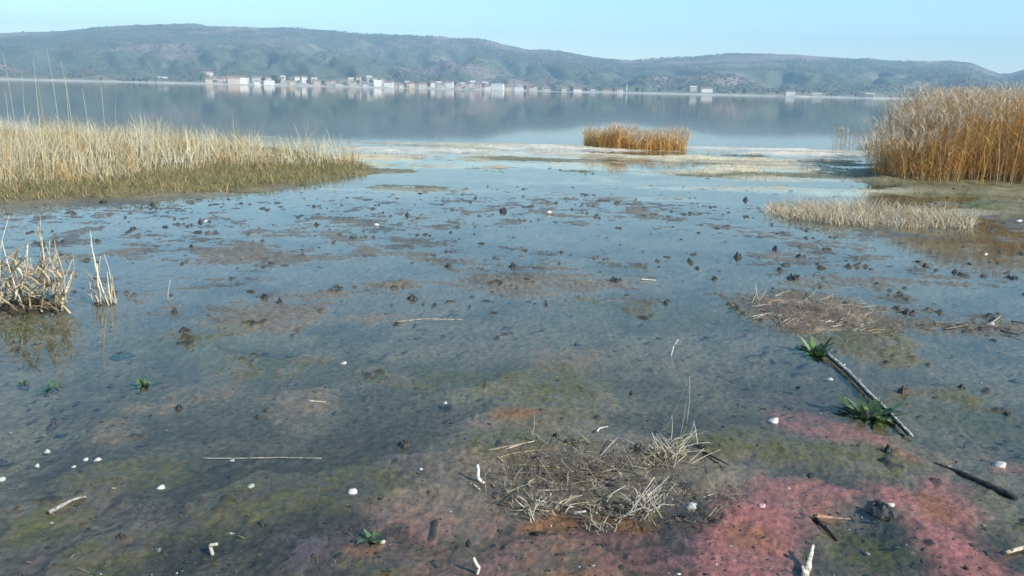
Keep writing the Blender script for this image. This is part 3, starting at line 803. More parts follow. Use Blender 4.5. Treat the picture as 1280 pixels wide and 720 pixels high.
def lump(name, w, d, h, seed, col, col2=None, nx=28, ny=18, thresh=0.0):
    """Low mound of mud with an uneven rim, closed below."""
    u = np.linspace(0, 2 * np.pi, nx + 1)[:-1]; q = np.linspace(0, 1, ny)
    U, Q = np.meshgrid(u, q)
    rim = 1 + .28 * fbm(np.cos(U) * 1.4 + seed, np.sin(U) * 1.4, 3, seed)
    X = np.cos(U) * Q * rim; Y = np.sin(U) * Q * rim
    Z = (1 - Q ** 2) * (0.65 + 0.6 * fbm(X * 2.5 + seed, Y * 2.5, 4, seed + 3)) - .25 * Q ** 3
    V = np.stack([X.ravel() * w, Y.ravel() * d, Z.ravel() * h], 1)
    i = (np.arange(ny - 1) * nx)[:, None]; j = np.arange(nx)[None, :]; j2 = (j + 1) % nx
    Fq = np.stack([i + j, i + nx + j, i + nx + j2, i + j2], -1).reshape(-1, 4)
    c = np.tile(np.array(col), (len(V), 1))
    if col2 is not None:
        m_ = sstep(-.2, .4, fbm(X.ravel() * 4, Y.ravel() * 4, 3, seed + 9))[:, None]
        c = c * (1 - m_) + np.array(col2) * m_
    return mesh_np(name, V, Fq, c, smooth=True)

x0, x1 = G(950, 270), G(1215, 280)
me = lump('mud_mound', 1.42, 0.42, 0.05, 361, (0.10, 0.08, 0.06), (0.2, 0.17, 0.1))
pc = (x0 + x1) / 2; link('mud_mound', me, M_CLOD, t, (pc.x, pc.y + .05, -.005))

# ------------------------------------------------------------------ near reed clumps at the left
def stalk(parent, p0, p1, r0, r1, col, bend=None, name='stalk', mat=None, sag=0.0):
    """One stalk between two points given relative to the parent; bend = (fraction, offset)."""
    p0, p1 = Vector(p0), Vector(p1)
    pts = []
    k = 5 if bend is None else 6
    side = Vector((rnd.uniform(-1, 1), rnd.uniform(-1, 1), rnd.uniform(-.3, .3))) * (p1 - p0).length * 0.06
    for i in range(k):
        f = i / (k - 1)
        q = p0.lerp(p1, f) + side * math.sin(f * math.pi) - Vector((0, 0, sag * math.sin(f * math.pi)))
        if bend: q += Vector(bend[1]) * max(0, 1 - abs(f - bend[0]) / max(bend[0], 1 - bend[0]))
        pts.append(q)
    m = MB().tube(pts, r0, r1, 5, col)
    return m.build(name, mat or M_STRAW, parent, True)

def leafblade(parent, p0, d, L, w, col, droop=.4, name='leaf', mat=None):
    d = Vector(d).normalized(); s = d.cross(Vector((0, 0, 1)))
    if s.length < .1: s = Vector((1, 0, 0))
    s.normalize(); m = MB(); n = 5
    for i in range(n):
        f = i / (n - 1); c = Vector(p0) + d * L * f - Vector((0, 0, droop * L * f * f))
        wv = w * (0.45 + 1.1 * f - 1.5 * f * f) + .0008
        for sg in (-1, 0, 1):
            m.v.append(c + s * wv * sg + Vector((0, 0, -.12 * w if sg == 0 else 0))); m.c.append(col)
    for i in range(n - 1):
        for q in range(2):
            m.f.append((i * 3 + q, i * 3 + q + 1, i * 3 + q + 4, i * 3 + q + 3))
    return m.build(name, mat or M_REED, parent, True)

def px_rel(origin, px, py, dy=0.0):
    """Point at the depth plane of the origin (plus dy) that stands at a photo pixel, relative to it."""
    d = R @ Vector(((px - CX) / F, -(py - CY) / F, -1.0)); t_ = (origin.y + dy) / d.y
    return Vector((0, 0, CAM_H)) + d * t_ - origin

o = on(40, 385)
t = thing('reed_clump', 'broken pale reed clump with crossed bent stalks in the water at the left', 'reeds', o)
for a0, a1, b in (((2, 388), (12, 268), None), ((30, 386), (2, 300), None), ((44, 384), (50, 268), None), ((52, 386), (47, 282), None), ((58, 384), (62, 300), None), ((2, 372), (62, 322), None), ((-6, 366), (70, 312), None),
                  ((62, 388), (52, 296), None), ((18, 384), (60, 330), None), ((70, 386), (56, 308), (0.6, (.03, 0, .02))), ((84, 392), (70, 318), (0.6, (.04, 0, .03))), ((30, 386), (36, 304), None),
                  ((-4, 310), (42, 326), None), ((10, 388), (26, 318), None), ((48, 388), (38, 322), None), ((66, 386), (68, 300), None), ((-20, 388), (4, 330), None), ((76, 390), (74, 340), None), ((-14, 386), (-4, 290), None), ((0, 340), (44, 372), None)):
    dy0, dy1 = rnd.uniform(-.12, .12), rnd.uniform(-.18, .18)
    stalk(t, px_rel(o, *a0, dy0), px_rel(o, *a1, dy1), rnd.uniform(.004, .008), .002, pick(1, STRAW, PALE, TAN, (0.56, 0.45, 0.3))[0] * .85, b)
for q in range(26):
    xb = rnd.uniform(-25, 88); xt = min(92, xb + rnd.gauss(0, 26)); yt = rnd.uniform(300, 372)
    stalk(t, px_rel(o, xb, rnd.uniform(374, 392), rnd.uniform(-.2, .2)), px_rel(o, xt, yt, rnd.uniform(-.2, .2)), rnd.uniform(.004, .009), .0025, pick(1, STRAW, PALE, TAN, DUN, (0.5, 0.4, 0.28))[0], (rnd.uniform(.4, .8), (rnd.gauss(0, .05), rnd.gauss(0, .04), 0)) if q % 2 else None)
for q in range(240):
    a0 = (rnd.uniform(-25, 80), rnd.uniform(330, 390)); an = rnd.uniform(0, 6.28)
    leafblade(t, px_rel(o, *a0, rnd.uniform(-.2, .2)), (math.cos(an), math.sin(an), rnd.uniform(.2, 2.2)), rnd.uniform(.12, .30), rnd.uniform(.008, .018), pick(1, PALE, TAN, STRAW, DUN, (0.5, 0.42, 0.3), (0.4, 0.34, 0.25))[0], rnd.uniform(.1, .9))
link('root_mound', lump('root_mound', .34, .2, .10, 401, (0.05, 0.042, 0.03), (0.10, 0.085, 0.04)), M_CLOD, t, (-.03, .02, 0))

o = on(130, 380)
t = thing('reed_clump', 'small narrow clump of dead reeds just beside the larger left clump', 'reeds', o)
for a0, a1, b in (((136, 382), (113, 288), None), ((138, 382), (130, 318), None), ((120, 382), (126, 320), None), ((126, 380), (112, 300), None), ((146, 384), (140, 345), None), ((133, 384), (122, 330), None), ((116, 380), (112, 352), None), ((140, 384), (134, 340), None)):
    stalk(t, px_rel(o, *a0, rnd.uniform(-.06, .06)), px_rel(o, *a1, rnd.uniform(-.1, .1)), rnd.uniform(.004, .007), .002, pick(1, STRAW, PALE, TAN)[0] * .9, b)
for q in range(18):
    a0 = (rnd.uniform(114, 146), rnd.uniform(350, 384)); an = rnd.uniform(0, 6.28)
    leafblade(t, px_rel(o, *a0, rnd.uniform(-.08, .08)), (math.cos(an) * .5, math.sin(an) * .5, rnd.uniform(.6, 2.0)), rnd.uniform(.10, .22), rnd.uniform(.005, .010), pick(1, PALE, TAN, (0.45, 0.33, 0.2))[0], rnd.uniform(.1, .7))
link('root_mound', lump('root_mound', .12, .08, .05, 402, (0.05, 0.042, 0.03), (0.12, 0.09, 0.05)), M_CLOD, t, (.0, .0, 0))

# ------------------------------------------------------------------ debris rafts
def raft(label, centre, w, d, h, seed, nlit, twigs, colA, colB, litcols, extent=None):
    o = on(*centre); o.z = 0
    t = thing('debris_raft', label, 'debris', o)
    me = lump('mud_mound', w, d, h, seed, colA, colB, 72, 40)
    co = np.empty(len(me.vertices) * 3, np.float32); me.vertices.foreach_get('co', co); co = co.reshape(-1, 3)
    co[:, 2] += .022 * fbm(co[:, 0] * 14, co[:, 1] * 14, 4, seed + 5, .65) - .006
    me.vertices.foreach_set('co', co.ravel()); me.update()
    link('mud_mound', me, M_CLOD, t, (0, 0, -.002))
    n = nlit
    ang = rng.uniform(0, 6.283, n); rad = np.sqrt(rng.random(n)) * 1.12
    keep = fbm(np.cos(ang) * rad * 2.4 + seed, np.sin(ang) * rad * 2.4, 3, seed + 6) + rng.normal(0, .2, n) > -.18
    ang, rad = ang[keep], rad[keep]; n = len(ang)
    x = np.cos(ang) * rad * w; y = np.sin(ang) * rad * d
    z = np.clip(h * (1 - rad ** 2) * .75, -.001, 1) + rng.uniform(0, .014, n)
    V, F_, C = ribbons(x, y, z, np.clip(rng.lognormal(-4.1, .65, n), .004, .12), rng.uniform(0, 6.283, n), np.abs(rng.normal(1.3, .9, n)), rng.normal(0, .9, n), np.clip(rng.lognormal(-5.9, .55, n), .001, .012), pick(n, *litcols) * rng.uniform(.35, 1.0, (n, 1)), 3, tipw=.5)
    link('litter', mesh_np('litter', V, F_, C), M_REED, t, kind='stuff')
    for a0, a1, r0, col in twigs:
        b0 = G(*a0); b0.z = rnd.uniform(.004, .02)
        if a1[1] < a0[1] - 4 and abs(a1[1] - a0[1]) > .8 * abs(a1[0] - a0[0]):
            b1 = px_rel(b0, *a1, rnd.uniform(-.04, .04)) + b0           # standing
            b0.z = 0.0
        else:
            b1 = G(*a1); b1.z = rnd.uniform(.012, .05)                   # lying
        dk_ = rnd.uniform(.55, .95)
        kink = (rnd.uniform(.3, .7), (rnd.gauss(0, .012), rnd.gauss(0, .012), rnd.uniform(0, .012))) if rnd.random() < .6 else None
        stalk(t, b0 - o, b1 - o, r0 * .55, r0 * .22, tuple(v * dk_ for v in col), kink, 'twig')
    return t, o

LIT = (DUN, (0.2, 0.15, 0.10), (0.16, 0.14, 0.07), (0.08, 0.065, 0.05), (0.12, 0.09, 0.07), (0.38, 0.31, 0.23), (0.26, 0.2, 0.14))
WT = (0.66, 0.58, 0.46); OL = (0.34, 0.30, 0.14); GRY = (0.45, 0.42, 0.38); DK = (0.10, 0.08, 0.06)
TW = [((668, 615), (710, 618), .008, WT), ((662, 612), (672, 606), .012, WT), ((664, 650), (672, 628), .010, WT), ((668, 652), (662, 636), .007, WT), ((676, 640), (692, 626), .006, STRAW), ((688, 640), (704, 638), .007, WT),
      ((664, 655), (660, 640), .006, PALE), ((780, 650), (818, 596), .007, WT), ((790, 646), (812, 604), .009, WT), ((822, 640), (806, 610), .008, WT), ((828, 648), (812, 612), .006, PALE), ((772, 634), (802, 628), .007, GRY),
      ((800, 630), (836, 604), .006, WT), ((852, 562), (868, 526), .004, WT), ((872, 560), (868, 530), .006, WT), ((858, 530), (862, 470), .005, GRY), ((828, 545), (858, 480), .003, GRY), ((850, 545), (864, 480), .0025, GRY),
      ((840, 592), (846, 552), .004, PALE), ((826, 578), (852, 556), .005, PALE), ((806, 562), (812, 556), .016, WT), ((846, 556), (880, 570), .006, GRY), ((870, 560), (905, 590), .009, DK), ((880, 570), (912, 588), .012, DK),
      ((786, 582), (800, 600), .006, OL), ((796, 590), (830, 560), .006, OL), ((780, 600), (774, 590), .007, WT), ((760, 632), (782, 634), .010, DK), ((756, 640), (790, 646), .010, DK), ((738, 600), (760, 596), .007, DK),
      ((716, 646), (732, 650), .016, WT), ((632, 620), (668, 614), .006, OL), ((620, 640), (645, 620), .006, DK), ((615, 632), (640, 650), .006, DK), ((700, 606), (760, 600), .006, (0.3, 0.2, 0.12)), ((748, 544), (760, 540), .010, WT),
      ((700, 560), (735, 552), .006, OL), ((850, 600), (830, 632), .006, GRY), ((770, 660), (800, 640), .006, DK), ((690, 600), (672, 572), .004, GRY), ((664, 548), (668, 520), .005, GRY), ((812, 640), (800, 655), .006, WT), ((786, 640), (770, 660), .006, WT)]
c_ = G(750, 606)
wl = abs(G(600, 606).x - G(905, 606).x) / 2; dl = abs(G(750, 552).y - G(750, 652).y) / 2
def roots(cx, cy, n_, spread, cols_, rmin, rmax, up=.8):
    for q in range(n_):
        an = rnd.uniform(0, 6.283); L_ = rnd.uniform(8, spread)
        x_, y_ = cx + rnd.gauss(0, spread * .28), cy + rnd.gauss(0, spread * .16)
        TW.append(((x_, y_), (x_ + L_ * math.cos(an), y_ - abs(L_ * math.sin(an)) * up * (1 if rnd.random() < .75 else -.5)), rnd.uniform(rmin, rmax), rnd.choice(cols_)))
roots(668, 640, 34, 26, [WT, PALE, GRY, DUN], .003, .007); roots(806, 636, 56, 34, [WT, WT, PALE, GRY, STRAW], .003, .007)
roots(842, 566, 40, 44, [PALE, WT, OL, STRAW], .003, .006, 1.1); roots(832, 576, 60, 38, [PALE, WT, OL, DUN], .003, .006); roots(740, 600, 80, 80, [DK, DK, DUN, OL, GRY, (0.2, .15, .11)], .003, .008, .4)
roots(760, 640, 26, 50, [DK, DK, GRY, DUN], .004, .008, .4); roots(690, 640, 22, 46, [DK, DUN, PALE, GRY], .003, .007, .4)
traft, oraft = raft('tangled raft of dead roots, twigs and mud in the middle foreground', (755, 604), wl, dl, 0.034, 411, 5200, TW, (0.12, 0.095, 0.065), (0.17, 0.145, 0.08), LIT + (PALE, (0.5, 0.44, 0.34), (0.42, 0.36, 0.27), STRAW))
TW2 = [((600, 570), (660, 562), .010, (0.5, 0.38, 0.26)), ((632, 566), (668, 560), .009, WT), ((610, 580), (670, 572), .006, TAN), ((580, 585), (620, 580), .006, DK), ((640, 576), (690, 568), .006, DUN), ((650, 584), (668, 566), .005, GRY)]
raft('thin brown litter patch with pale straws, behind the tangled root raft', (636, 574), .28, .20, .015, 412, 500, TW2, (0.15, 0.11, 0.07), (0.2, 0.15, 0.08), LIT)
TW3 = []
for q in range(90):
    a0 = (rnd.uniform(935, 1090), 0); k_ = (a0[0] - 935) / 145
    yy = rnd.uniform(368 + 14 * k_, 402 + 22 * k_); a0 = (a0[0], yy); an = rnd.uniform(-.7, .7); L_ = rnd.uniform(8, 26)
    TW3.append((a0, (a0[0] + L_ * math.cos(an), a0[1] + L_ * math.sin(an) * .5), rnd.uniform(.005, .009), rnd.choice([WT, STRAW, (0.5, 0.38, 0.26), DUN, TAN, (0.55, 0.42, 0.3)])))
TW3 += [((938, 382), (944, 354), .007, WT), ((950, 378), (944, 356), .006, WT), ((946, 380), (958, 362), .006, WT), ((1020, 402), (1042, 405), .014, WT), ((934, 376), (968, 386), .007, WT), ((1044, 384), (1076, 386), .008, (0.6, 0.45, 0.38))]
wl = abs(G(930, 392).x - G(1112, 392).x) / 2; dl = abs(G(1020, 364).y - G(1020, 422).y) / 2
t3, o3 = raft('flat brown raft of dead reed litter with white stubs at one end', (1018, 393), wl * .95, dl * .95, 0.075, 413, 4200, TW3, (0.14, 0.10, 0.065), (0.24, 0.175, 0.11), (PALE, STRAW, (0.5, 0.4, 0.3)) + LIT + ((0.45, 0.33, 0.23), (0.4, 0.28, 0.19), TAN))
TW4 = [((1150, 408), (1176, 412), .008, DUN), ((1232, 408), (1250, 402), .012, WT), ((1250, 416), (1276, 422), .014, DK), ((1222, 412), (1262, 416), .008, DK), ((1180, 414), (1210, 410), .007, TAN), ((1262, 404), (1282, 408), .010, DK), ((1160, 404), (1200, 408), .006, PALE)]
wl = abs(G(1145, 410).x - G(1290, 410).x) / 2
raft('narrow strip of dark litter and sticks east of the flat brown raft'.replace('east of', 'beyond the right end of'), (1222, 411), wl, .16, .02, 414, 500, TW4, (0.07, 0.06, 0.045), (0.14, 0.11, 0.06), LIT)

# ------------------------------------------------------------------ driftwood
def stick(label, pts, r0, r1, col, dark=None, name='driftwood_stick', knots=1, z=0.02):
    """A stick along photo pixels on the ground, with painted shade below and side stubs."""
    P = [G(*p[:2]) + Vector((0, 0, z + (p[2] if len(p) > 2 else 0))) for p in pts]
    o = P[0].copy(); o.z = 0
    t = thing(name, label, 'driftwood', o)
    Q = [p - o for p in P]; fine = []
    for i in range(len(Q) - 1):
        for k in range(4): fine.append(Q[i].lerp(Q[i + 1], k / 4) + Vector((rnd.gauss(0, 1), rnd.gauss(0, 1), rnd.gauss(0, .4))) * r0 * .10)
    fine.append(Q[-1])
    mid = [rnd.uniform(.8, 1.2) for _ in fine]
    MB().tube(fine, r0, r1, 7, col, mid).build('stem', M_BARK, t, True)
    if dark:                                             # shade of the lower left side, put in as a dark tube
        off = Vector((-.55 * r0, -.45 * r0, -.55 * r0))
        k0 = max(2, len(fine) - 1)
        MB().tube([p + off for p in fine[:k0]], r0 * .95, r1 * .9, 6, dark, mid[:k0]).build('shade_strip', M_BARK, t, True)
    for k in range(knots):
        i = rnd.randrange(1, len(fine) - 1); d_ = Vector((rnd.uniform(-1, 1), rnd.uniform(-1, 1), .9)).normalized()
        MB().tube([fine[i], fine[i] + d_ * r0 * 2.6], r0 * .5, r0 * .25, 5, col).build('stub', M_BARK, t)
    return t
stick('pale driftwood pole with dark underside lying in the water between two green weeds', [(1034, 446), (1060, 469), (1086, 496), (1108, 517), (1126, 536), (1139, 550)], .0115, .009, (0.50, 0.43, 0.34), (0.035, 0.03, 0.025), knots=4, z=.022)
stick('dark wet stick lying slantwise in the water at the right edge', [(1168, 580), (1182, 585), (1200, 592), (1236, 608), (1270, 624)], .007, .015, (0.05, 0.045, 0.045), None, z=.004)
stick('short upright pale stake with dark side at the bottom edge below the red algae', [(1004, 730, 0), (1010, 712, .03), (1014, 700, .05)], .014, .006, (0.62, 0.52, 0.40), (0.03, 0.025, 0.02), z=.01)
stick('thin orange-brown twig with dark knob on the red algae', [(1016, 648), (1036, 650), (1062, 652)], .010, .003, (0.42, 0.25, 0.16), None, z=.012)
stick('dark forked twig half sunk beside the orange-brown twig', [(1020, 650), (1034, 664), (1046, 676)], .010, .006, (0.04, 0.035, 0.035), None, z=.004)
stick('pale broken twig on mud near the bottom right corner', [(1256, 694), (1280, 688), (1300, 686)], .007, .009, (0.55, 0.42, 0.3), None, z=.012)
stick('grey twig half sunk in the mud near the lower left corner', [(62, 644), (80, 634), (94, 627), (108, 624)], .010, .005, (0.30, 0.28, 0.26), (0.03, 0.028, 0.025), z=.012)
stick('long pale straw lying flat on the water, lower left pool', [(252, 573), (300, 573), (350, 572), (402, 573)], .0022, .0015, (0.42, 0.38, 0.30), None, 'straw', 0, .001)
stick('pale straw lying flat in the middle of the pool', [(490, 403), (530, 399), (578, 400)], .004, .003, (0.40, 0.33, 0.24), None, 'straw', 0, .002)
stick('short white straw floating near a dark clod in mid pool', [(800, 350), (820, 351)], .006, .005, (0.62, 0.56, 0.48), None, 'straw', 0, .006)
stick('short dark stick by the brown litter patch behind the root raft', [(520, 594), (540, 599), (552, 604)], .009, .006, (0.03, 0.028, 0.03), None, z=.004)
stick('faint pale straw on a mud patch in the left pool', [(384, 502), (408, 504)], .004, .003, (0.55, 0.45, 0.34), None, 'straw', 0, .006)
# small upright bits
def upright(name, label, cat, base, segs, col, r=.006):
    o = on(*base); t = thing(name, label, cat, o)
    for a0, a1 in segs: stalk(t, px_rel(o, *a0), px_rel(o, *a1), r, r * .75, col)
    return t
upright('reed_stub', 'white kinked reed stub standing left of the root raft', 'reed', (600, 606), [((597, 598), (597, 581)), ((597, 597), (609, 607))], (0.78, 0.74, 0.68), .009)
upright('reed_stub', 'white curved reed stub at the bottom edge below the green weed', 'reed', (595, 718), [((596, 722), (599, 710)), ((599, 710), (592, 697))], (0.74, 0.66, 0.52), .007)
upright('reed_stub', 'thin white leaning sprig standing in open water in mid pool', 'reed', (838, 444), [((838, 446), (842, 432)), ((842, 432), (848, 424))], (0.66, 0.64, 0.55), .005)
upright('reed_stub', 'thin grey stalk leaning over open water, left pool', 'reed', (212, 376), [((210, 376), (213, 350))], (0.5, 0.46, 0.38), .004)
upright('reed_stub', 'stubby pale shoot with dark foot near the bottom left edge', 'reed', (266, 692), [((266, 694), (262, 682)), ((262, 682), (272, 680))], (0.5, 0.44, 0.34), .008)

# ------------------------------------------------------------------ stones
def stone(label, px, py, wpx, hpx, col=(0.80, 0.78, 0.73), seed=0, group='pale stones in the shallows', name='stone', mat=None, cat='stone'):
    p = on(px, py + hpx * .4); s = DIST(p) / F
    rr = np.random.default_rng(seed + 5)
    me = bpy.data.meshes.new(name)
    nu, nv = 12, 8
    U, Vv = np.meshgrid(np.linspace(0, 2 * np.pi, nu + 1)[:-1], np.linspace(0.02, np.pi - .02, nv))
    X = np.sin(Vv) * np.cos(U); Y = np.sin(Vv) * np.sin(U); Z = np.cos(Vv)
    g = 1 + .45 * fbm(X * 1.3 + seed * 3.1, Y * 1.3 + Z * 1.7, 3, seed + 1) + .2 * fbm(X * 4 + seed, Y * 4 + Z * 3, 2, seed + 2)
    W = wpx * s * .37; H = hpx * s * .40
    V = np.stack([(X * g).ravel() * W, (Y * g).ravel() * W * rr.uniform(.6, .9), (Z * g * np.where(Z > 0, .85 + .4 * X, .6)).ravel() * H + H * .12], 1)
    i = (np.arange(nv - 1) * nu)[:, None]; j = np.arange(nu)[None, :]; j2 = (j + 1) % nu
    F_ = np.stack([i + j, i + nu + j, i + nu + j2, i + j2], -1).reshape(-1, 4)
    c = np.tile(np.array(col), (len(V), 1))
    o = link(name, mesh_np(name, V, F_, c, smooth=True), mat or M_STONE, None, p)
    o.rotation_euler.z = rr.uniform(-.4, .4)
    return tag(o, label, cat, group)
STONES = [('bright white stone alone in water left of the driftwood pole', 967, 522, 19, 13), ('bright white stone on the right tip of the root raft', 865, 628, 21, 15),
          ('pale stone with dark side near the right edge above the dark stick', 1250, 578, 24, 11), ('white three-cornered stone alone on the mud, left of the kinked stub', 440, 611, 17, 15),
          ('small yellowish white stone in olive mud at the lower left', 201, 606, 13, 8), ('white stone cut by the left edge of the photo', 2, 592, 14, 11), ('small white stone near the left edge, behind the edge stone', 59, 559, 10, 9),
          ('small white stone on the olive patch, left one of a pair', 107, 570, 10, 7), ('small cream stone on the olive patch, right one of a pair', 122, 571, 13, 7), ('tiny cream stone just left of the pair on the olive patch', 92, 579, 9, 6),
          ('pale lump of stone in mid pool left of centre', 429, 451, 11, 8), ('bright small white stone far out in the pool, left of centre', 470, 279, 10, 7), ('tiny white stone beside a dark clod before the sedge bank', 257, 274, 8, 6),
          ('bright tiny white stone far out in the middle of the pool', 686, 265, 9, 6), ('tiny white stone far out right of the pale tussock', 1232, 315, 8, 7), ('tiny white stone at the right edge under the reed bank', 1273, 277, 10, 6),
          ('small grey stone at the lower left on purple mud', 313, 607, 13, 9), ('cream stone on the dark clump between the two red algae fields', 1112, 632, 14, 8), ('pinkish stone lying within the red algae', 952, 632, 14, 9),
          ('small pale stone beside the green weed under the driftwood pole', 1067, 515, 16, 8), ('cream pebble at the foot of the dark weed, bottom centre-left', 478, 676, 10, 9), ('small pale stone by the short dark stick', 526, 588, 9, 6),
          ('small greenish pebble standing in the middle pool with a pale top', 556, 499, 8, 12), ('small pale stone on the sedge bank at far left', 42, 172, 16, 11), ('small dull white stone in left foreground mud', 46, 577, 9, 8), ('tiny pale stone on the litter strip at the right', 1238, 405, 14, 8),
          ('pale pebble beside the weed leaves near the long straw', 290, 571, 10, 6), ('small white stone in front of the pole, by the upper weed', 1037, 470, 12, 6)]
for i, (lab, px, py, w_, h_) in enumerate(STONES):
    c = (0.70, 0.67, 0.61) if 'white' in lab else (0.66, 0.6, 0.5) if ('cream' in lab or 'yellow' in lab) else (0.55, 0.36, 0.34) if 'pinkish' in lab else (0.5, 0.48, 0.44) if 'pale' in lab else (0.34, 0.36, 0.30)
    stone(lab, px, py, w_, h_, c, i)

# ------------------------------------------------------------------ dark clods
def clod(label, px, py, wpx, hpx, col, seed, group, name, mat, cat):
    """Ragged lump of mud and dead weed, low in the water."""
    p = on(px, py + hpx * .3); s = DIST(p) / F
    W, H = wpx * s * .42, hpx * s * .75
    nu, nv = 22, 9
    U, Q = np.meshgrid(np.linspace(0, 2 * np.pi, nu + 1)[:-1], np.linspace(0, 1, nv))
    rim = 1 + .55 * fbm(np.cos(U) * 1.6 + seed * 1.7, np.sin(U) * 1.6, 4, seed + 1, .65)
    X = np.cos(U) * Q * rim; Y = np.sin(U) * Q * rim
    Z = (1 - Q ** 3) * np.clip(.5 + 1.1 * fbm(X * 2.1 + seed * 2.3, Y * 2.1, 4, seed + 2, .65), .12, 1.0) - .3 * Q ** 2
    V = np.stack([X.ravel() * W, Y.ravel() * W * 1.1, Z.ravel() * H], 1)
    i = (np.arange(nv - 1) * nu)[:, None]; j = np.arange(nu)[None, :]; j2 = (j + 1) % nu
    F_ = np.stack([i + j, i + nu + j, i + nu + j2, i + j2], -1).reshape(-1, 4)
    k = 0.75 + .5 * vnoise(X.ravel() * 5, Y.ravel() * 5, seed)
    o = link(name, mesh_np(name, V, F_, np.array(col)[None, :] * k[:, None], smooth=False), mat, None, p)
    return tag(o, label, cat, group)
DC = (0.032, 0.031, 0.028)
CLODS = [('dark clod just right of the left reed clumps, nearer of two', 231, 411, 20, 11), ('dark clod just right of the left reed clumps, farther of two', 218, 387, 12, 11), ('round dark clod alone in the left pool', 223, 508, 13, 10), ('flat dark clod in the left pool near the edge', 66, 527, 17, 9),
         ('small dark clod left of the middle brown mud', 323, 519, 10, 8), ('dark clod left of the flat brown raft, first of a loose group', 922, 318, 15, 11), ('dark clod behind the flat brown raft, farthest of a loose group', 969, 309, 12, 12), ('dark clod behind the flat brown raft, rightmost of the loose group', 998, 319, 12, 9),
         ('small dark clod behind the flat brown raft, inside the loose group', 975, 335, 10, 9), ('wide dark clod right behind the flat brown raft', 992, 345, 24, 11), ('lone dark clod left of the loose group behind the raft', 893, 346, 11, 8), ('dark clod on the brown mud in mid pool', 643, 331, 16, 8),
         ('small dark clod far out in the middle of the pool, largest there', 629, 262, 12, 9), ('dark clod at the right end of the mid-pool brown mud', 768, 350, 17, 10), ('dark slanting clod in mid pool left of the brown mud', 516, 371, 18, 9), ('dark clod at the end of the mid-pool straw', 496, 403, 14, 7),
         ('small dark clod below the pale tussock, left of two', 1157, 331, 10, 9), ('small dark clod below the pale tussock, right of two', 1193, 337, 11, 12), ('dark slanting clod between the brown raft and right litter strip', 1136, 389, 22, 9), ('dark flat clod at the right edge beyond the litter strip', 1264, 345, 30, 7),
         ('dark clod right of the driftwood pole, near one', 1202, 482, 14, 9), ('reddish dark clod right of the driftwood pole', 1128, 487, 19, 13), ('dark clod at the right edge on an olive patch', 1259, 516, 14, 9), ('small dark clod before the sedge bank, beside a tiny stone', 250, 276, 11, 8),
         ('small dark clod before the sedge bank, second from its stone', 206, 282, 10, 6), ('small dark clod before the sedge bank, third from its stone', 166, 284, 10, 6), ('small dark clod near the end of the sedge bank', 396, 279, 9, 8), ('small dark clod at the edge of the sedge bank', 190, 254, 12, 7), ('dark clod far out left of the bright small stone', 510, 267, 10, 8),
         ('small dark clod with pale rim above mid-pool mud', 560, 331, 12, 9), ('dark clod on the brown mud of the left pool, right of two', 350, 376, 10, 12), ('dark clod on the brown mud of the left pool, left of two', 331, 370, 12, 9), ('dark clod under the driftwood pole on the red strip', 1108, 563, 18, 14), ('small dark clod between upper weed and open water', 999, 482, 10, 7),
         ('black clod cut by the left edge', 2, 573, 16, 6), ('dark clod left of the brown litter patch', 505, 553, 20, 12), ('black clod at the back of the root raft, left part', 694, 545, 14, 9), ('black clod at the back of the root raft, right part', 798, 560, 20, 14), ('dark clod on purple mud near the bottom left', 152, 672, 14, 9), ('dark clod under the red algae at the bottom right', 1207, 709, 10, 10), ('dark clod around the cream stone between the red fields', 1102, 634, 42, 14),
         ('small dark clod in the pool left of the straw end', 240, 306, 10, 8), ('long dark-green clod in left pool below the small reed clump', 153, 440, 30, 6), ('small dark clod on the right shallows behind the tussock', 932, 248, 12, 8), ('small dark clod left of the raft on open water', 722, 428, 12, 7), ('black twin clod beside the root raft stone', 850, 645, 22, 14)]
for i, (lab, px, py, w_, h_) in enumerate(CLODS):
    clod(lab, px, py, w_, h_, (0.10, 0.045, 0.035) if 'reddish' in lab else (0.03, 0.045, 0.025) if 'green' in lab else DC, 50 + i, 'dark mud clods in the pool', 'mud_clod', M_CLOD, 'clod')

# uncountable crumbs of mud and weed over the pool
n = 2600
px = rng.uniform(-60, 1340, n); py = 232 + 330 * rng.random(n) ** 2.2
d = (F / np.maximum(py - 108, 20))
pts = [G(a_, b_) for a_, b_ in zip(px, py)]
X = np.array([p.x for p in pts]); Y = np.array([p.y for p in pts])
dn = fbm(X * .8, Y * .6, 3, 501) + rng.normal(0, .25, n)
ok = dn > -0.05
X, Y = X[ok], Y[ok]
Z = np.maximum(bed_zs(X, Y), -.004)
Vs, Fs, Cs, off = [], [], [], 0
protos = [blob(60 + i) for i in range(8)]
for i in range(len(X)):
    v, f = protos[i % 8]; s = rng.gamma(1.3, .0040) * min(2.2, math.hypot(X[i], Y[i]) / 6) + .004
    an = rng.uniform(0, 6.28); ca, sa = math.cos(an), math.sin(an)
    vv = v * (s * rng.uniform(.8, 2.2), s, s * rng.uniform(.25, .7))
    vv = np.stack([vv[:, 0] * ca - vv[:, 1] * sa, vv[:, 0] * sa + vv[:, 1] * ca, vv[:, 2]], 1) + (X[i], Y[i], Z[i] - .3 * s)
    Vs.append(vv); Fs.append(f + off); off += len(v)
    Cs.append(np.tile(np.array(rnd.choice([(0.03, 0.03, 0.026), (0.05, 0.045, 0.03), (0.06, 0.06, 0.025), (0.10, 0.085, 0.06), (0.025, 0.03, 0.03)])), (len(v), 1)))
tag(link('mud_crumbs', mesh_np('mud_crumbs', np.concatenate(Vs), np.concatenate(Fs), np.concatenate(Cs), smooth=True), M_CLOD),
    'countless dark crumbs of mud and weed dotting the shallow pool', 'mud', kind='stuff')

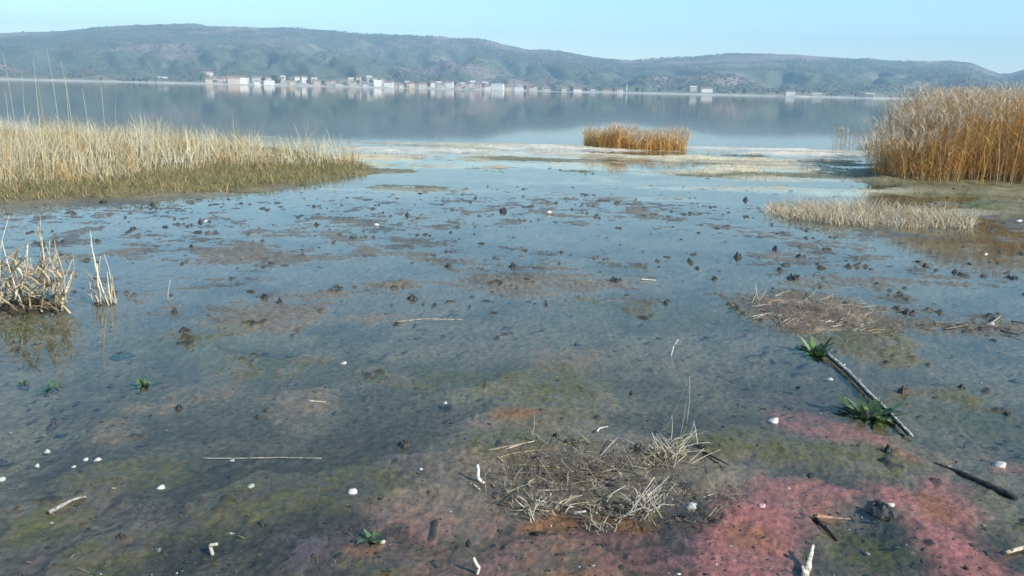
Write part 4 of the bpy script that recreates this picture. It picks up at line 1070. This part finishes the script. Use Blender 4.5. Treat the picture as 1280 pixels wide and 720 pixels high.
# loose dead stems and leaf bits lying over the mud
n = 1700
px = rng.uniform(-40, 1320, n); py = rng.uniform(300, 730, n) 
pts = [G(a_, b_) for a_, b_ in zip(px, py)]
X = np.array([p.x for p in pts]); Y = np.array([p.y for p in pts])
ok = fbm(X * 1.1, Y * 1.1, 3, 511) + rng.normal(0, .2, n) > 0.05
X, Y = X[ok], Y[ok]; k_ = len(X)
V, F_, C = ribbons(X, Y, np.maximum(bed_zs(X, Y), -.002) + .002, rng.uniform(.006, .022, k_), rng.uniform(0, 6.28, k_), np.abs(rng.normal(1.3, .8, k_)), rng.normal(0, .5, k_), rng.uniform(.002, .005, k_), pick(k_, (0.2, 0.15, 0.09), (0.14, 0.11, 0.07), (0.12, 0.11, 0.05), (0.09, 0.08, 0.05), DUN), 2, tipw=.6)
tag(link('plant_litter', mesh_np('plant_litter', V, F_, C), M_REED), 'fine dead plant bits strewn over the muddy shallows', 'litter', kind='stuff')

# shell flecks and bubbles of the mud surface, and matted algae threads
def flecks(name, n, y0, y1, s0, cols, mat, label, cat, flat=(.3, .7), bias=1.0):
    px = rng.uniform(-60, 1340, n); py = y0 + (y1 - y0) * rng.random(n) ** bias
    P = [G(a_, b_) for a_, b_ in zip(px, py)]
    X = np.array([p.x for p in P]); Y = np.array([p.y for p in P])
    ok = fbm(X * 1.4 + 3, Y * 1.4, 3, 521) + rng.normal(0, .25, n) > 0.0
    X, Y = X[ok], Y[ok]; Z = np.maximum(bed_zs(X, Y), -.003)
    Vs, Fs, Cs, off = [], [], [], 0
    for i in range(len(X)):
        v, f = protos[i % 8]; s = s0 * rng.gamma(1.5, .6) + .0015
        an = rng.uniform(0, 6.28); ca, sa = math.cos(an), math.sin(an)
        vv = v * (s * rng.uniform(.8, 2.4), s, s * rng.uniform(*flat))
        Vs.append(np.stack([vv[:, 0] * ca - vv[:, 1] * sa, vv[:, 0] * sa + vv[:, 1] * ca, vv[:, 2]], 1) + (X[i], Y[i], Z[i] - .25 * s))
        Fs.append(f + off); off += len(v); Cs.append(np.tile(np.array(rnd.choice(cols)) * rnd.uniform(.6, 1.1), (len(v), 1)))
    tag(link(name, mesh_np(name, np.concatenate(Vs), np.concatenate(Fs), np.concatenate(Cs), smooth=True), mat), label, cat, kind='stuff')
flecks('shell_flecks', 420, 270, 730, .0035, [(0.6, 0.56, 0.48), (0.45, 0.4, 0.32), (0.5, 0.48, 0.45)], M_STONE, 'tiny pale shell flecks strewn over the muddy shallows', 'shells', (.2, .5))
flecks('weed_specks', 5200, 330, 735, .0042, [(0.035, 0.035, 0.025), (0.05, 0.045, 0.03), (0.03, 0.04, 0.018), (0.06, 0.045, 0.035), (0.09, 0.075, 0.05)], M_CLOD, 'small dark specks of rotting weed all over the near mud', 'weed', (.15, .5))
# ------------------------------------------------------------------ green weeds
GREENS = [(0.09, 0.17, 0.045), (0.15, 0.23, 0.06), (0.05, 0.09, 0.035), (0.24, 0.30, 0.12)]
def weed(label, px, py, wpx, n, up=.7, cols=GREENS, seed=0, w=.010):
    o = on(px, py); s = DIST(o) / F * wpx * .5
    t = thing('weed', label, 'weed', o, 0, 'green weeds in the shallows')
    rr = random.Random(seed)
    for q in range(n):
        an = q * 2.4 + rr.uniform(-1.1, 1.1); b = Vector((math.cos(an), math.sin(an), 0)) * s * rr.uniform(.0, .45)
        leafblade(t, b + Vector((0, 0, -.004)), (math.cos(an), math.sin(an), rr.uniform(.15, 1.6) * up), s * rr.uniform(.3, 1.2), w * rr.uniform(.5, 1.5), cols[rr.randrange(len(cols))], rr.uniform(.1, .7), mat=M_LEAF)
    link('root_clump', lump('root_clump', s * .55, s * .45, s * .35, 600 + seed, (0.025, 0.028, 0.02), (0.05, 0.06, 0.025), 16, 8), M_CLOD, t, (0, 0, -.006))
    return t
weed('leafy green weed at the upper end of the driftwood pole', 1021, 440, 56, 44, 1.1, seed=1, w=.030)
weed('large leafy green weed against the lower part of the driftwood pole', 1086, 520, 84, 66, 1.1, seed=2, w=.032)
weed('dark green weed with orange mud before it, bottom left of centre', 466, 672, 40, 24, .9, GREENS[:3] + [(0.10, 0.18, 0.10)], 3, .018)
weed('small dark upright weed in the left pool, middle of three', 65, 484, 34, 18, 1.5, GREENS[:3], 4, .018)
weed('small dark upright weed in the left pool, nearest the left edge', 29, 480, 24, 10, 3.2, GREENS[2:3], 5, .016)
weed('dark weed with a tall leaf in the left pool, rightmost of three', 183, 480, 36, 18, 2.0, GREENS[:3], 6, .017)
weed('low green weed sprig at the bottom edge under the orange mud', 480, 716, 26, 12, .8, [(0.10, 0.18, 0.10), (0.07, 0.12, 0.05)], 7)
weed('olive weed growing at the back of the root raft', 880, 560, 40, 20, .6, [(0.12, 0.13, 0.04), (0.09, 0.11, 0.03)], 8)
weed('mossy green weed on the middle of the root raft back', 712, 556, 44, 20, .5, [(0.12, 0.15, 0.05), (0.10, 0.11, 0.04)], 9)

# ------------------------------------------------------------------ haze in the air
m, nt, out = new_mat('haze_air')
pv = nt.nodes.new('ShaderNodeVolumePrincipled')
pv.inputs['Color'].default_value = (0.50, 0.78, 1.0, 1)
pv.inputs['Density'].default_value = 0.00026
nt.links.new(pv.outputs[0], out.inputs['Volume'])
hz = MB().box(-5300, 5300, -5300, 5300, -8.0, 360.0).build('haze', m)
hz['kind'] = 'stuff'
